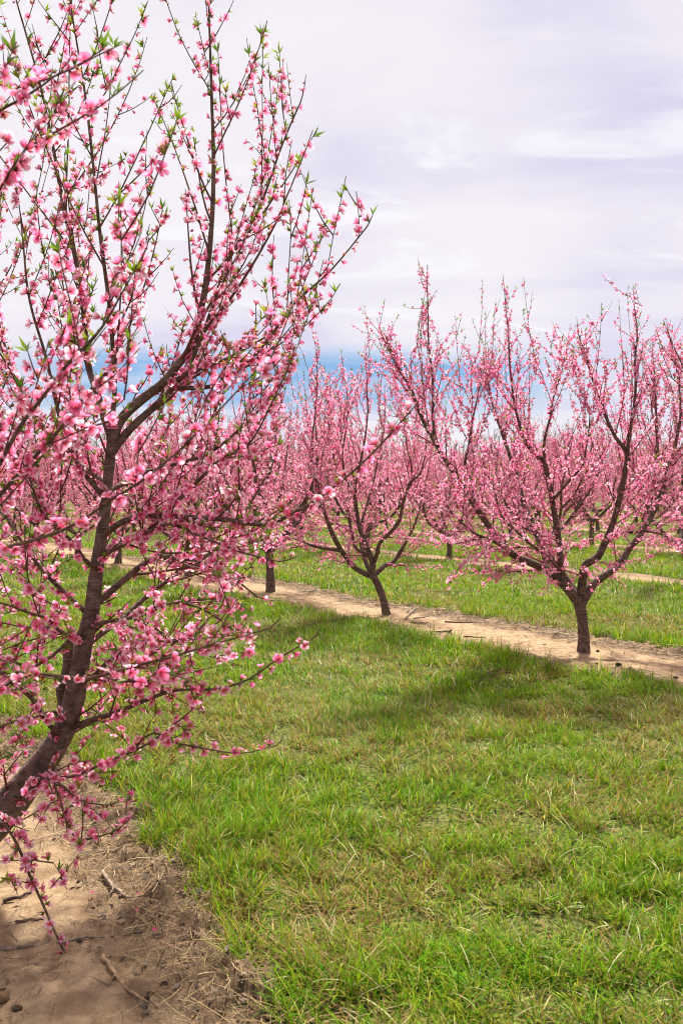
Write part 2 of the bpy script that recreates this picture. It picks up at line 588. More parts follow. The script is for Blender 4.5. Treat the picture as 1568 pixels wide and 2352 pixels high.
def blossom_template(lift, fine, missing=(), size=1.0):
    """five petals round a red eye on a dark calyx; g is 0 at the eye and 1 at the rim; negative codes stamens and calyx"""
    V, F, G = [], [], []
    for k in range(5):
        if k in missing:
            continue
        ang = 2 * math.pi * k / 5 + (0.12 if k % 2 else -0.1)
        lf = lift * (1 + 0.25 * math.sin(k * 2.3))
        prof = ([(0.10, 0.10, 0.0), (0.42, 0.62, 0.28), (0.78, 0.92, 0.75), (1.0, 0.42, 1.0)] if fine else [(0.10, 0.22, 0.0), (0.60, 0.95, 0.78), (1.0, 0.5, 1.0)])
        b0 = len(V)
        for (r, w, g) in prof:
            rr = r * math.cos(lf * (0.55 + 0.45 * r)); zz = r * math.sin(lf * (0.55 + 0.45 * r)) + 0.06
            cup = 0.10 * w
            for sgn in (-1, 1):
                hw = 0.42 * w * sgn
                V.append((rr * math.cos(ang) - hw * math.sin(ang), rr * math.sin(ang) + hw * math.cos(ang), zz + cup))
                G.append(g)
            if fine and 0.2 < r < 0.9:
                V.append((rr * math.cos(ang), rr * math.sin(ang), zz - 0.03)); G.append(g)
        if fine:
            # layout: 0,1 | 2,3,4c | 5,6,7c | 8,9
            a = b0
            F += [(a, a + 4, a + 2), (a, a + 1, a + 4), (a + 1, a + 3, a + 4),
                  (a + 2, a + 4, a + 7), (a + 2, a + 7, a + 5), (a + 4, a + 3, a + 6), (a + 4, a + 6, a + 7),
                  (a + 5, a + 7, a + 8), (a + 7, a + 9, a + 8), (a + 7, a + 6, a + 9)]
        else:
            for q in range(len(prof) - 1):
                a = b0 + 2 * q
                F += [(a, a + 1, a + 3), (a, a + 3, a + 2)]
    # stamens
    n = 9 if fine else 3
    for k in range(n):
        a = 2 * math.pi * k / n + 0.3
        L = 0.42 + 0.1 * math.sin(k * 3.1)
        b0 = len(V)
        w = 0.035 if fine else 0.07
        V += [(w * math.sin(a), -w * math.cos(a), 0.03), (-w * math.sin(a), w * math.cos(a), 0.03), (L * 0.75 * math.cos(a), L * 0.75 * math.sin(a), 0.38 + 0.3 * lift)]
        G += [-1, -1, -1.4]
        F.append((b0, b0 + 1, b0 + 2))
    # calyx cup
    b0 = len(V)
    V.append((0, 0, -0.42)); G.append(-2)
    m = 5 if fine else 3
    for k in range(m):
        a = 2 * math.pi * k / m
        V.append((0.17 * math.cos(a), 0.17 * math.sin(a), 0.06)); G.append(-2)
    F += [(b0, b0 + 1 + k, b0 + 1 + (k + 1) % m) for k in range(m)]
    return np.array(V) * size, np.array(F), np.array(G)


def spent_template():
    """petals gone: rusty stamens and calyx"""
    V, F, G = [], [], []
    for k in range(9):
        a = 2 * math.pi * k / 9 + 0.2 * math.sin(k * 5.0)
        el = 0.25 + 0.9 * ((k * 7) % 9) / 9
        L = 0.55 + 0.2 * math.sin(k * 2.7)
        d = np.array((math.cos(a) * math.cos(el), math.sin(a) * math.cos(el), math.sin(el)))
        s = np.array((-math.sin(a), math.cos(a), 0)) * 0.10
        b0 = len(V)
        V += [tuple(-s * 0.6), tuple(s * 0.6), tuple(d * L + s), tuple(d * L - s)]
        G += [-2, -2, -3, -3]
        F += [(b0, b0 + 1, b0 + 2), (b0, b0 + 2, b0 + 3)]
    b0 = len(V)
    V.append((0, 0, -0.4)); G.append(-2)
    for k in range(4):
        a = 2 * math.pi * k / 4
        V.append((0.2 * math.cos(a), 0.2 * math.sin(a), 0.1)); G.append(-2)
    F += [(b0, b0 + 1 + k, b0 + 1 + (k + 1) % 4) for k in range(4)]
    return np.array(V), np.array(F), np.array(G)


def bud_template():
    V, F, G = [(0, 0, -0.35)], [], [-2]
    rings = [(-0.1, 0.16, -2), (0.12, 0.3, 0.45), (0.42, 0.27, 0.8)]
    for (z, r, g) in rings:
        for k in range(5):
            a = 2 * math.pi * k / 5
            V.append((r * math.cos(a), r * math.sin(a), z)); G.append(g)
    V.append((0, 0, 0.62)); G.append(0.7)
    for k in range(5):
        F.append((0, 1 + (k + 1) % 5, 1 + k))
        for q in range(2):
            a, b = 1 + 5 * q + k, 1 + 5 * q + (k + 1) % 5
            F += [(a, b, b + 5), (a, b + 5, a + 5)]
        F.append((11 + k, 11 + (k + 1) % 5, 16))
    return np.array(V), np.array(F), np.array(G)


def tuft_template(fine):
    """a few narrow young leaves from one bud"""
    V, F, G = [], [], []
    n = 5 if fine else 3
    for k in range(n):
        a = 2 * math.pi * k / n + 0.4 * math.sin(k * 4.1)
        tilt = 0.35 + 0.35 * ((k * 3) % n) / n
        L = 0.75 + 0.5 * ((k * 2) % n) / n
        d = np.array((math.cos(a) * math.sin(tilt), math.sin(a) * math.sin(tilt), math.cos(tilt)))
        o_ = np.array((math.cos(a), math.sin(a), 0))
        s = np.array((-math.sin(a), math.cos(a), 0)) * 0.12
        b0 = len(V)
        V += [(0, 0, 0), tuple(d * L * 0.45 + s), tuple(d * L * 0.45 - s), tuple(d * L + o_ * 0.18)]
        G += [0, 0.5, 0.5, 1.0]
        F += [(b0, b0 + 1, b0 + 2), (b0 + 1, b0 + 3, b0 + 2)]
    return np.array(V), np.array(F), np.array(G)


T_FINE = [blossom_template(0.30, True), blossom_template(0.62, True), blossom_template(0.95, True, (3,)), blossom_template(0.12, True), blossom_template(0.5, True, (1, 2))]
T_COARSE = [blossom_template(0.30, False), blossom_template(0.65, False), blossom_template(0.95, False, (2,)), blossom_template(0.10, False)]
def far_template(lift):
    """the flower at a few pixels: five kite petals and an eye"""
    V, F, G = [], [], []
    for k in range(5):
        a = 2 * math.pi * k / 5
        ca, sa = math.cos(a), math.sin(a)
        b0 = len(V)
        for r, w, g in ((0.08, 0, 0.1), (0.66, -0.40, 0.62), (0.66, 0.40, 0.62), (1.0, 0, 1.0)):
            V.append((r * math.cos(lift) * ca - w * sa, r * math.cos(lift) * sa + w * ca, r * math.sin(lift) + 0.2 * abs(w))); G.append(g)
        F += [(b0, b0 + 1, b0 + 3), (b0, b0 + 3, b0 + 2)]
    b0 = len(V)
    V += [(0.2, 0, 0.12), (-0.1, 0.17, 0.12), (-0.1, -0.17, 0.12), (0, 0, -0.4)]; G += [-1, -1, -1, -2]
    F += [(b0, b0 + 1, b0 + 2), (b0, b0 + 3, b0 + 1)]
    return np.array(V), np.array(F), np.array(G)


T_FAR = [far_template(0.25), far_template(0.6), far_template(0.95)]
T_SPENT, T_BUD = spent_template(), bud_template()
T_LEAF_F, T_LEAF_C = tuft_template(True), tuft_template(False)

PINKS = np.array([(0.95, 0.34, 0.58), (0.96, 0.46, 0.66), (0.93, 0.25, 0.50), (0.97, 0.58, 0.73), (0.95, 0.39, 0.60), (0.97, 0.72, 0.80)])
PINKS = np.clip(PINKS * np.array((1.02, 0.96, 0.98)) * 0.92 + 0.08 * np.array((1.0, 0.85, 0.88)), 0, 0.97)
DEEP = np.array((0.66, 0.04, 0.15))


def blossom_cols(G, tint):
    """G (V,), tint (N,3) -> (N,V,3)"""
    N = len(tint)
    g = np.clip(G, 0, 1)[None, :, None]
    t = np.clip((g - 0.10) / 0.60, 0, 1)
    t = t * t * (3 - 2 * t)
    C = DEEP[None, None] * (1 - t) + tint[:, None] * t
    st = np.array((0.60, 0.06, 0.10)); an = np.array((0.72, 0.30, 0.12)); ca = np.array((0.20, 0.035, 0.04)); ru = np.array((0.62, 0.22, 0.06))
    for code, cc in ((-1, st), (-1.4, an), (-2, ca), (-3, ru)):
        C[:, np.isclose(G, code)] = cc
    return C


def leaf_cols(G, tint):
    g = np.clip(G, 0, 1)[None, :, None]
    return tint[:, None] * (0.75 + 0.4 * g)


def place(acc, T, P, Nrm, size, spin, cols, m):
    V, F, G = T
    if len(P) == 0:
        return
    R = rot_to(Nrm, spin)
    W = np.einsum('nij,vj->nvi', R, V) * size[:, None, None] + P[:, None]
    Fi = F[None] + (np.arange(len(P)) * len(V))[:, None, None]
    acc.add(W.reshape(-1, 3), Fi.reshape(-1, 3), cols.reshape(-1, 3), m)


# ------------------------------------------------------------------ growing a peach tree
UP = np.array((0, 0, 1.0))
BARK_OLD = np.array((0.105, 0.070, 0.055))
BARK_MID = np.array((0.150, 0.085, 0.060))
SHOOT_RED = np.array((0.105, 0.036, 0.028))
SHOOT_GREEN = np.array((0.10, 0.13, 0.03))


def curve_from(p, d, L, n, rng, trop=0.2, wob=0.10, droop=0.0):
    pts = [np.array(p, float)]
    d = unit(d); h = L / n
    for i in range(n):
        d = unit(d + UP * (trop - droop * (i / n)) / n * 2 + rng.normal(0, wob, 3) / math.sqrt(n))
        pts.append(pts[-1] + d * h)
    return np.array(pts)


def grow(limbs, axis_xy, rng, lat_gap=0.17, lat_len=(0.45, 1.0), shoot_gap=0.10, shoot_len=(0.12, 0.5), sprouts=10, top=3.4, low_droop=0.5, start=0.22, airy=0.0, lead=1.0, keep=None):
    """limbs: list of (pts, rad). Returns thin wood: list of (limb index, pts, rad, blooming 0..1)"""
    wood = []
    for li, limb in enumerate(limbs):
        pts, rad = limb[:2]
        sc = limb[2] if len(limb) > 2 else 1.0
        s = np.concatenate([[0], np.cumsum(np.linalg.norm(np.diff(pts, axis=0), axis=1))])
        L = s[-1]
        tan = unit(np.gradient(pts, axis=0))
        pos = L * 0.02 + (start if li < 90 else 0.1) * rng.uniform(0.6, 1.2)
        while pos < L:
            i = min(np.searchsorted(s, pos), len(pts) - 1)
            p, t, r = pts[i], tan[i], rad[i]
            frac = pos / L
            out = np.array((p[0] - axis_xy[0], p[1] - axis_xy[1], 0.0)); out = out / (np.linalg.norm(out) + 0.15)
            perp = unit(np.cross(t, rng.normal(0, 1, 3)))
            low = p[2] < 1.15
            if low and rng.random() < low_droop:
                d = unit(0.4 * t + 0.9 * perp * np.array((1, 1, 0.35)) + 0.3 * out - 0.05 * UP)
                LL = rng.uniform(0.3, 0.75) * sc; trop, droop = 0.0, 0.75 * rng.random()
            else:
                hz = float(np.clip((p[2] - 1.3) / 1.0, 0, 1))
                d = unit((0.62 + 0.3 * hz) * t + (0.85 - 0.25 * hz) * perp + 0.22 * out + 0.28 * UP)
                LL = rng.uniform(*lat_len) * (1.0 - 0.25 * frac) * sc; trop, droop = 0.28, 0.0
            av = airy * float(np.clip((p[2] - 1.9) / 0.9, 0, 1))
            LL *= 1 + 0.55 * av
            if av:
                d = unit(d + 0.30 * av * perp + 0.16 * av * UP)
            if p[2] + d[2] * LL > top:
                LL = min(LL, max(0.14, (top - p[2]) / max(d[2], 0.2)) * rng.uniform(0.8, 1.3))
            n = max(4, int(LL / 0.07))
            q = curve_from(p, d, LL, n, rng, trop, 0.13 - 0.06 * av, droop)
            if q[:, 2].min() < 0.25:
                q[:, 2] = np.maximum(q[:, 2], 0.25 + 0.02 * np.arange(len(q)))
            if keep is not None:
                ok = keep(q)
                if not ok.all():
                    q = q[:int(np.argmin(ok))]
                if len(q) < 4:
                    pos += lat_gap * 0.5
                    continue
                LL = LL * (len(q) - 1) / n
            r0 = min(0.5 * r, 0.0045 + 0.006 * LL)
            wood.append((li, q, np.linspace(r0, 0.0017, len(q)), 1.0))
            sub = rng.uniform(0.05, 0.12)
            qs = np.concatenate([[0], np.cumsum(np.linalg.norm(np.diff(q, axis=0), axis=1))])
            qt = unit(np.gradient(q, axis=0))
            while sub < LL * 0.85:
                j = min(np.searchsorted(qs, sub), len(q) - 1)
                pr = unit(np.cross(qt[j], rng.normal(0, 1, 3)))
                dd = unit(0.75 * qt[j] + 0.8 * pr + (0.15 if not low else 0.0) * UP)
                sl = rng.uniform(*shoot_len) * (1.1 - 0.5 * sub / LL)
                m = max(3, int(sl / 0.06))
                z = curve_from(q[j], dd, sl, m, rng, 0.2 if not low else -0.1, 0.12)
                if z[:, 2].min() > 0.22 and (keep is None or keep(z).all()):
                    wood.append((li, z, np.linspace(0.0030, 0.0013, len(z)), 0.95))
                sub += shoot_gap * rng.uniform(0.6, 1.5) * (1 + 2.6 * av)
            pos += lat_gap * rng.uniform(0.6, 1.4) * (1 + 0.10 * av)
        # the limb runs out in a leader shoot
        q = curve_from(pts[-1], unit(tan[-1] + 0.3 * UP), rng.uniform(0.35, 0.6) * (lead if sc >= 1 else 0.25 * sc), 7, rng, 0.25, 0.08)
        wood.append((li, q, np.linspace(rad[-1], 0.0016, len(q)), 0.8))
    # water sprouts: long straight shoots out of the top of the crown, sparsely in bloom
    hi = [w for w in wood if w[1][-1, 2] > top * 0.72] if keep is None else []
    for _ in range(sprouts):
        if not hi:
            break
        li, q, r, b = hi[int(rng.integers(len(hi)))]
        j = len(q) // 2
        LL = rng.uniform(0.5, 1.0)
        z = curve_from(q[j], unit(np.array((rng.normal(0, 0.18), rng.normal(0, 0.18), 1.0)) + 0.35 * unit(q[-1] - q[0])), LL, 10, rng, 0.15, 0.09)
        wood.append((li, z, np.linspace(0.0045, 0.0015, len(z)), 0.4))
        for _k in range(2):
            j2 = int(rng.integers(2, 8))
            zz = curve_from(z[j2], unit(unit(z[-1] - z[0]) + rng.normal(0, 0.5, 3)), LL * rng.uniform(0.2, 0.45), 5, rng, 0.2, 0.08)
            wood.append((li, zz, np.linspace(0.003, 0.0013, len(zz)), 0.35))
    return wood


def nodes_of(wood, rng, gap=0.026, dens=1.0):
    """positions on the shoots: returns P, outward normal, fraction along, bloom value"""
    Ps, Ns, Fr, Bl = [], [], [], []
    for li, q, r, b in wood:
        s = np.concatenate([[0], np.cumsum(np.linalg.norm(np.diff(q, axis=0), axis=1))])
        L = s[-1]
        n = int(L / gap)
        if n < 2:
            continue
        u = (np.arange(n) + rng.uniform(0.2, 0.8, n)) * gap
        u = u[u < L]
        P = np.stack([np.interp(u, s, q[:, c]) for c in range(3)], -1)
        t = unit(np.gradient(q, axis=0))
        T = unit(np.stack([np.interp(u, s, t[:, c]) for c in range(3)], -1))
        pr = unit(np.cross(T, rng.normal(0, 1, (len(u), 3))))
        rr = np.interp(u, s, r)
        N = unit(pr + 0.45 * T + 0.1 * rng.normal(0, 1, (len(u), 3)))
        Ps.append(P + pr * rr[:, None]); Ns.append(N); Fr.append(u / L); Bl.append(np.full(len(u), b * dens))
    return np.vstack(Ps), np.vstack(Ns), np.concatenate(Fr), np.concatenate(Bl)


def dress(wood, rng, gap=0.026, dens=1.0, size=0.0185, airy=0.0):
    """decide what stands at each node"""
    P, N, fr, bl = nodes_of(wood, rng, gap, dens)
    u = rng.random(len(P))
    tip = np.clip((fr - 0.62) / 0.38, 0, 1) * np.where(bl > 1, 0.4, 1.0)
    hgt = np.clip((P[:, 2] - 2.4) / 1.2, 0, 1)
    pb = bl * (0.92 - 0.66 * tip) * (1 - 0.25 * hgt)
    clump = vnoise(P[:, 0] * 6 + 7 * P[:, 2], P[:, 1] * 6 - 5 * P[:, 2], 77)
    pb *= 0.6 + 0.8 * clump
    pb *= 1 - 0.30 * airy * np.clip((P[:, 2] - 2.0) / 0.8, 0, 1)
    kind = np.full(len(P), -1)
    kind[u < pb] = 0                                       # blossom
    kind[(u >= pb) & (u < pb + 0.11 * bl)] = 1             # spent
    kind[(u >= pb + 0.11 * bl) & (u < pb + 0.155 * bl)] = 2   # bud
    pl = 0.10 + 0.30 * tip + 0.08 * hgt + 0.16 * airy
    v = rng.random(len(P))
    leaf = (v < pl)
    sz = size * rng.uniform(0.8, 1.18, len(P))
    S = P + N * sz[:, None] * 0.42                         # flower seat: calyx foot touches the shoot
    tint = PINKS[rng.integers(0, len(PINKS), len(P))] * rng.uniform(0.92, 1.05, (len(P), 1))
    tint = np.clip(tint, 0, 0.97)
    form = rng.integers(0, 1000, len(P))
    spin = rng.uniform(0, 6.28, len(P))
    return dict(P=P, S=S, N=N, kind=kind, leaf=leaf, sz=sz, tint=tint, form=form, spin=spin, tip=tip)


def leaf_tints(n, rng):
    base = np.array([(0.13, 0.24, 0.02), (0.19, 0.30, 0.025), (0.085, 0.17, 0.02), (0.26, 0.32, 0.04)])
    return base[rng.integers(0, 4, n)] * rng.uniform(0.85, 1.2, (n, 1))


def add_flowers(acc, D, mask, fine, m_pet=0, m_leaf=1, leaves=True, rng=None, lsize=0.033):
    TT = T_FAR if fine == 'far' else T_FINE if fine else T_COARSE
    for i, T in enumerate(TT):
        s = mask & (D['kind'] == 0) & (D['form'] % len(TT) == i)
        place(acc, T, D['S'][s], D['N'][s], D['sz'][s], D['spin'][s], blossom_cols(T[2], D['tint'][s]), m_pet)
    s = mask & (D['kind'] == 1)
    place(acc, T_SPENT, D['S'][s], D['N'][s], D['sz'][s] * 0.75, D['spin'][s], blossom_cols(T_SPENT[2], D['tint'][s]), m_pet)
    s = mask & (D['kind'] == 2)
    place(acc, T_BUD, D['S'][s], D['N'][s], D['sz'][s] * 0.8, D['spin'][s], blossom_cols(T_BUD[2], D['tint'][s] * 0.92), m_pet)


def add_leaves(acc, D, mask, fine, rng, m=0, lsize=0.033):
    T = T_LEAF_F if fine else T_LEAF_C
    s = mask & D['leaf']
    n = int(s.sum())
    if n:
        Nl = unit(D['N'][s] + 0.9 * UP)
        place(acc, T, D['P'][s], Nl, lsize * rng.uniform(0.6, 1.25, n) * (0.8 + 0.5 * D['tip'][s]), D['spin'][s], leaf_cols(T[2], leaf_tints(n, rng)), m)


def wood_cols(q, b, rng):
    f = np.linspace(0, 1, len(q))[:, None]
    c = SHOOT_RED * rng.uniform(0.75, 1.3)
    g = np.clip((f - 0.55) / 0.45, 0, 1) * 0.55
    return c * (1 - g) + SHOOT_GREEN * g


def limb_cols(rad, base):
    k = np.clip((np.asarray(rad) - 0.006) / 0.03, 0, 1)[:, None]
    return BARK_MID * 0.8 * (1 - k) + base * k


# blossom objects that stand alone (parts): shared meshes
_bl_cache = {}


def blossom_mesh(form, tint_i):
    key = (form, tint_i)
    if key not in _bl_cache:
        T = T_FINE[form] if form < 10 else (T_SPENT if form == 10 else T_BUD)
        a = Acc(); a.add(T[0], T[1], blossom_cols(T[2], PINKS[tint_i:tint_i + 1])[0])
        _bl_cache[key] = a.mesh('blossom', M_PETAL)
    return _bl_cache[key]


_lf_cache = {}


def tuft_mesh(i):
    if i not in _lf_cache:
        base = np.array([(0.13, 0.24, 0.02), (0.19, 0.30, 0.025), (0.085, 0.17, 0.02), (0.26, 0.32, 0.04)])[i]
        a = Acc(); a.add(T_LEAF_F[0], T_LEAF_F[1], leaf_cols(T_LEAF_F[2], base[None])[0])
        _lf_cache[i] = a.mesh('leaf_tuft', M_LEAF)
    return _lf_cache[i]


def single_out(root, base, D, n_bl, n_lf, rng):
    """make the blossoms and leaf tufts that show largest into parts of their own; returns masks of what is left"""
    Pw = D['P'] + base
    px, py, dz = to_view(Pw)
    seen = (px > 2) & (px < 1566) & (py > 2) & (py < 2350)
    rest_f = D['kind'] >= 0
    rest_l = D['leaf'].copy()
    cand = np.where(seen & (D['kind'] >= 0))[0]
    cand = cand[np.argsort(dz[cand])][:n_bl]
    R = rot_to(D['N'], D['spin'])
    for i in cand:
        form = int(D['form'][i] % len(T_FINE)) if D['kind'][i] == 0 else (10 if D['kind'][i] == 1 else 11)
        ti = int(np.argmin(np.abs(PINKS - D['tint'][i]).sum(1)))
        s = D['sz'][i] * (1.0 if form < 10 else 0.78)
        o = obj('blossom' if form < 10 else 'spent_blossom' if form == 10 else 'flower_bud', blossom_mesh(form, ti), root)
        M = Matrix(R[i].tolist()).to_4x4() @ Matrix.Scale(s, 4)
        M.translation = Vector(D['S'][i])
        o.matrix_local = M
        rest_f[i] = False
    if n_lf:
        cand = np.where(seen & D['leaf'])[0]
        cand = cand[np.argsort(dz[cand])][:n_lf]
        Rl = rot_to(unit(D['N'] + 0.9 * UP), D['spin'])
        for i in cand:
            o = obj('leaf_tuft', tuft_mesh(int(rng.integers(4))), root)
            M = Matrix(Rl[i].tolist()).to_4x4() @ Matrix.Scale(0.033 * rng.uniform(0.7, 1.3) * (0.8 + 0.5 * D['tip'][i]), 4)
            M.translation = Vector(D['P'][i])
            o.matrix_local = M
            rest_l[i] = False
    return rest_f, rest_l


def px_limb(base, conv, pts, wid, Y0, Y1, wY=None):
    """a limb traced in view pixels, given real depth from Y0 to Y1, relative to the tree's base"""
    n = len(pts)
    out, rr = [], []
    for i, (x, y) in enumerate(pts):
        Y = Y0 + (Y1 - Y0) * (i / (n - 1))
        vx, vy = conv(x, y)
        out.append(at(vx, vy, Y) - base)
        w = wid[0] + (wid[1] - wid[0]) * (i / (n - 1)) if len(wid) == 2 else np.interp(i / (n - 1), np.linspace(0, 1, len(wid)), wid)
        rr.append(w * 0.5 * (conv(1, 0)[0] - conv(0, 0)[0]) * Y / FPX)
    return np.array(out), np.array(rr)


def hero_tree(label, base, trunk, limbs, seed, near=False, n_bl=300, n_lf=0, bark=BARK_OLD, **kw):
    """trunk, limbs: control polylines (relative to base) with radii"""
    rng = np.random.default_rng(seed)
    root = empty('peach_tree', tuple(base), label=label, category='tree', group='peach trees in blossom')
    sides = 14 if near else 9
    step = 0.04 if near else 0.07
    tp, tr = resample(trunk[0], trunk[1], step)
    tr = tr * (1 + 0.28 * np.exp(-np.maximum(tp[:, 2], 0) / 0.07))
    a = Acc(); tube(a, tp, tr, sides + 2, limb_cols(tr, bark), 0, True, 0.22, rng)
    obj('trunk', a.mesh('trunk', M_BARK, True), root)
    LL, LO = [], []
    for limb in limbs:
        lp, lr = limb[:2]
        q, r = resample(lp, lr, step)
        # slight natural waviness, grows along the limb
        s = np.linspace(0, 1, len(q))
        ph = rng.uniform(0, 6, 3)
        q = q + 0.012 * np.sin(s[:, None] * 11 + ph) * (s * (1 - s))[:, None] * 3
        a = Acc(); tube(a, q, r, sides if r[0] > 0.012 else 6, limb_cols(r, bark), 0, True, 0.2, rng)
        LO.append(obj('branch', a.mesh('branch', M_BARK, True), root))
        LL.append((q, r, limb[2] if len(limb) > 2 else 1.0))
    wood = grow(LL, (0, 0), rng, **kw)
    if near:
        n_own = 0
        rest = Acc(); any_rest = False
        order = sorted(range(len(wood)), key=lambda i: -np.linalg.norm(wood[i][1][-1] - wood[i][1][0]))
        own = set(order[:290])
        for i, (li, q, r, b) in enumerate(wood):
            if i in own:
                a = Acc(); tube(a, q, r, 5, wood_cols(q, b, rng))
                obj('shoot', a.mesh('shoot', M_TWIG, True), LO[li])
            else:
                tube(rest, q, r, 4, wood_cols(q, b, rng)); any_rest = True
        if any_rest:
            obj('short_shoots', rest.mesh('short_shoots', M_TWIG, True), root, kind='stuff')
    else:
        a = Acc()
        for li, q, r, b in wood:
            tube(a, q, r, 3, wood_cols(q, b, rng))
        obj('shoots', a.mesh('shoots', M_TWIG, True), root, kind='stuff')
    # limbs' thinner ends also flower
    thin = [(li, q[r < 0.012], r[r < 0.012], 1.2) for li, (q, r, _s) in enumerate(LL) if (r < 0.012).sum() > 3]
    D = dress(wood + thin, rng, 0.029 if near else 0.025, size=0.0205 if near else 0.0200, airy=1.0 if near else 0.0)
    rf, rl = single_out(root, np.asarray(base), D, n_bl, n_lf, rng)
    a = Acc()
    if near:
        px, py, dz = to_view(D['P'] + np.asarray(base))
        close = (dz < 4.0) & (px > -60) & (px < 1630) & (py > -60) & (py < 2410)
        add_flowers(a, D, rf & close, True)
        add_flowers(a, D, rf & ~close, False)
    else:
        back = (D['P'] + np.asarray(base))[:, 1] > base[1] - 0.25
        add_flowers(a, D, rf & ~back, False)
        add_flowers(a, D, rf & back, 'far')
    obj('blossoms', a.mesh('blossoms', M_PETAL), root, kind='stuff')
    a = Acc(); add_leaves(a, D, rl, near, rng)
    obj('leaves', a.mesh('leaves', M_LEAF), root, kind='stuff')
    print(label, 'wood', len(wood), 'flowers', int((D['kind'] >= 0).sum()))
    return root


def generic_parts(seed, scale=1.0, lean=(0.0, 0.0)):
    """a vase-shaped peach tree as two meshes: trunk with its scaffold limbs, crown"""
    rng = np.random.default_rng(seed)
    a = Acc()
    h = rng.uniform(0.5, 0.68)
    top = np.array((lean[0], lean[1], h))
    tp, tr = resample([(0, 0, -0.06), (lean[0] * 0.4, lean[1] * 0.4, h * 0.5), top, top + (0, 0, 0.06)], [0.072, 0.062, 0.066, 0.05], 0.07)
    tr = tr * (1 + 0.25 * np.exp(-np.maximum(tp[:, 2], 0) / 0.07))
    tube(a, tp, tr, 9, limb_cols(tr, BARK_OLD), 0, True, 0.2, rng)
    limbs = []
    nl = 5
    az0 = rng.uniform(0, 6.28)
    for k in range(nl):
        az = az0 + 2 * math.pi * k / nl + rng.uniform(-0.3, 0.3)
        o = np.array((math.cos(az), math.sin(az), 0))
        reach = rng.uniform(0.95, 1.35); ht = rng.uniform(1.65, 2.15)
        pts = [top - (0, 0, 0.04), top + o * 0.28 + UP * 0.16, top + o * reach * 0.5 + UP * 0.52 + rng.normal(0, 0.06, 3),
               top + o * reach * 0.78 + UP * 1.05 + rng.normal(0, 0.08, 3), top + o * reach + UP * ht + rng.normal(0, 0.08, 3)]
        q, r = resample(pts, [0.046, 0.040, 0.031, 0.021, 0.007], 0.08)
        limbs.append((q, r))
        tube(a, q, r, 7, limb_cols(r, BARK_OLD), 0, True, 0.2, rng)
        # a fork
        j = int(len(q) * rng.uniform(0.35, 0.5))
        az2 = az + rng.choice([-1, 1]) * rng.uniform(0.7, 1.3)
        o2 = np.array((math.cos(az2), math.sin(az2), 0))
        pts = [q[j], q[j] + o2 * 0.25 + UP * 0.3, q[j] + o2 * 0.4 + o * 0.15 + UP * 0.8, q[j] + o2 * 0.5 + o * 0.2 + UP * 1.35]
        q2, r2 = resample(pts, [0.024, 0.02, 0.014, 0.006], 0.08)
        limbs.append((q2, r2))
        tube(a, q2, r2, 6, limb_cols(r2, BARK_OLD), 0, True, 0.2, rng)
    trunk_me = a.mesh('trunk', M_BARK, True)
    wood = grow(limbs, (0, 0), rng, lat_gap=0.13, lat_len=(0.4, 0.85), shoot_gap=0.095, shoot_len=(0.12, 0.42), sprouts=16, top=2.75)
    c = Acc()
    for li, q, r, b in wood:
        tube(c, q, r * 1.15, 3, wood_cols(q, b, rng))
    thin = [(li, q[r < 0.012], r[r < 0.012], 0.7) for li, (q, r) in enumerate(limbs) if (r < 0.012).sum() > 3]
    D = dress(wood + thin, rng, 0.025, size=0.0215)
    add_flowers(c, D, np.ones(len(D['P']), bool), 'far', 1)
    add_leaves(c, D, np.ones(len(D['P']), bool), False, rng, 2)
    crown_me = c.mesh('crown', [M_TWIG, M_PETAL, M_LEAF])
    return trunk_me, crown_me


def gz1(x, y):
    return float(ground_z(np.array([x]), np.array([y]))[0])


# ------------------------------------------------------------------ the near tree
V0 = lambda x, y: (x, y)


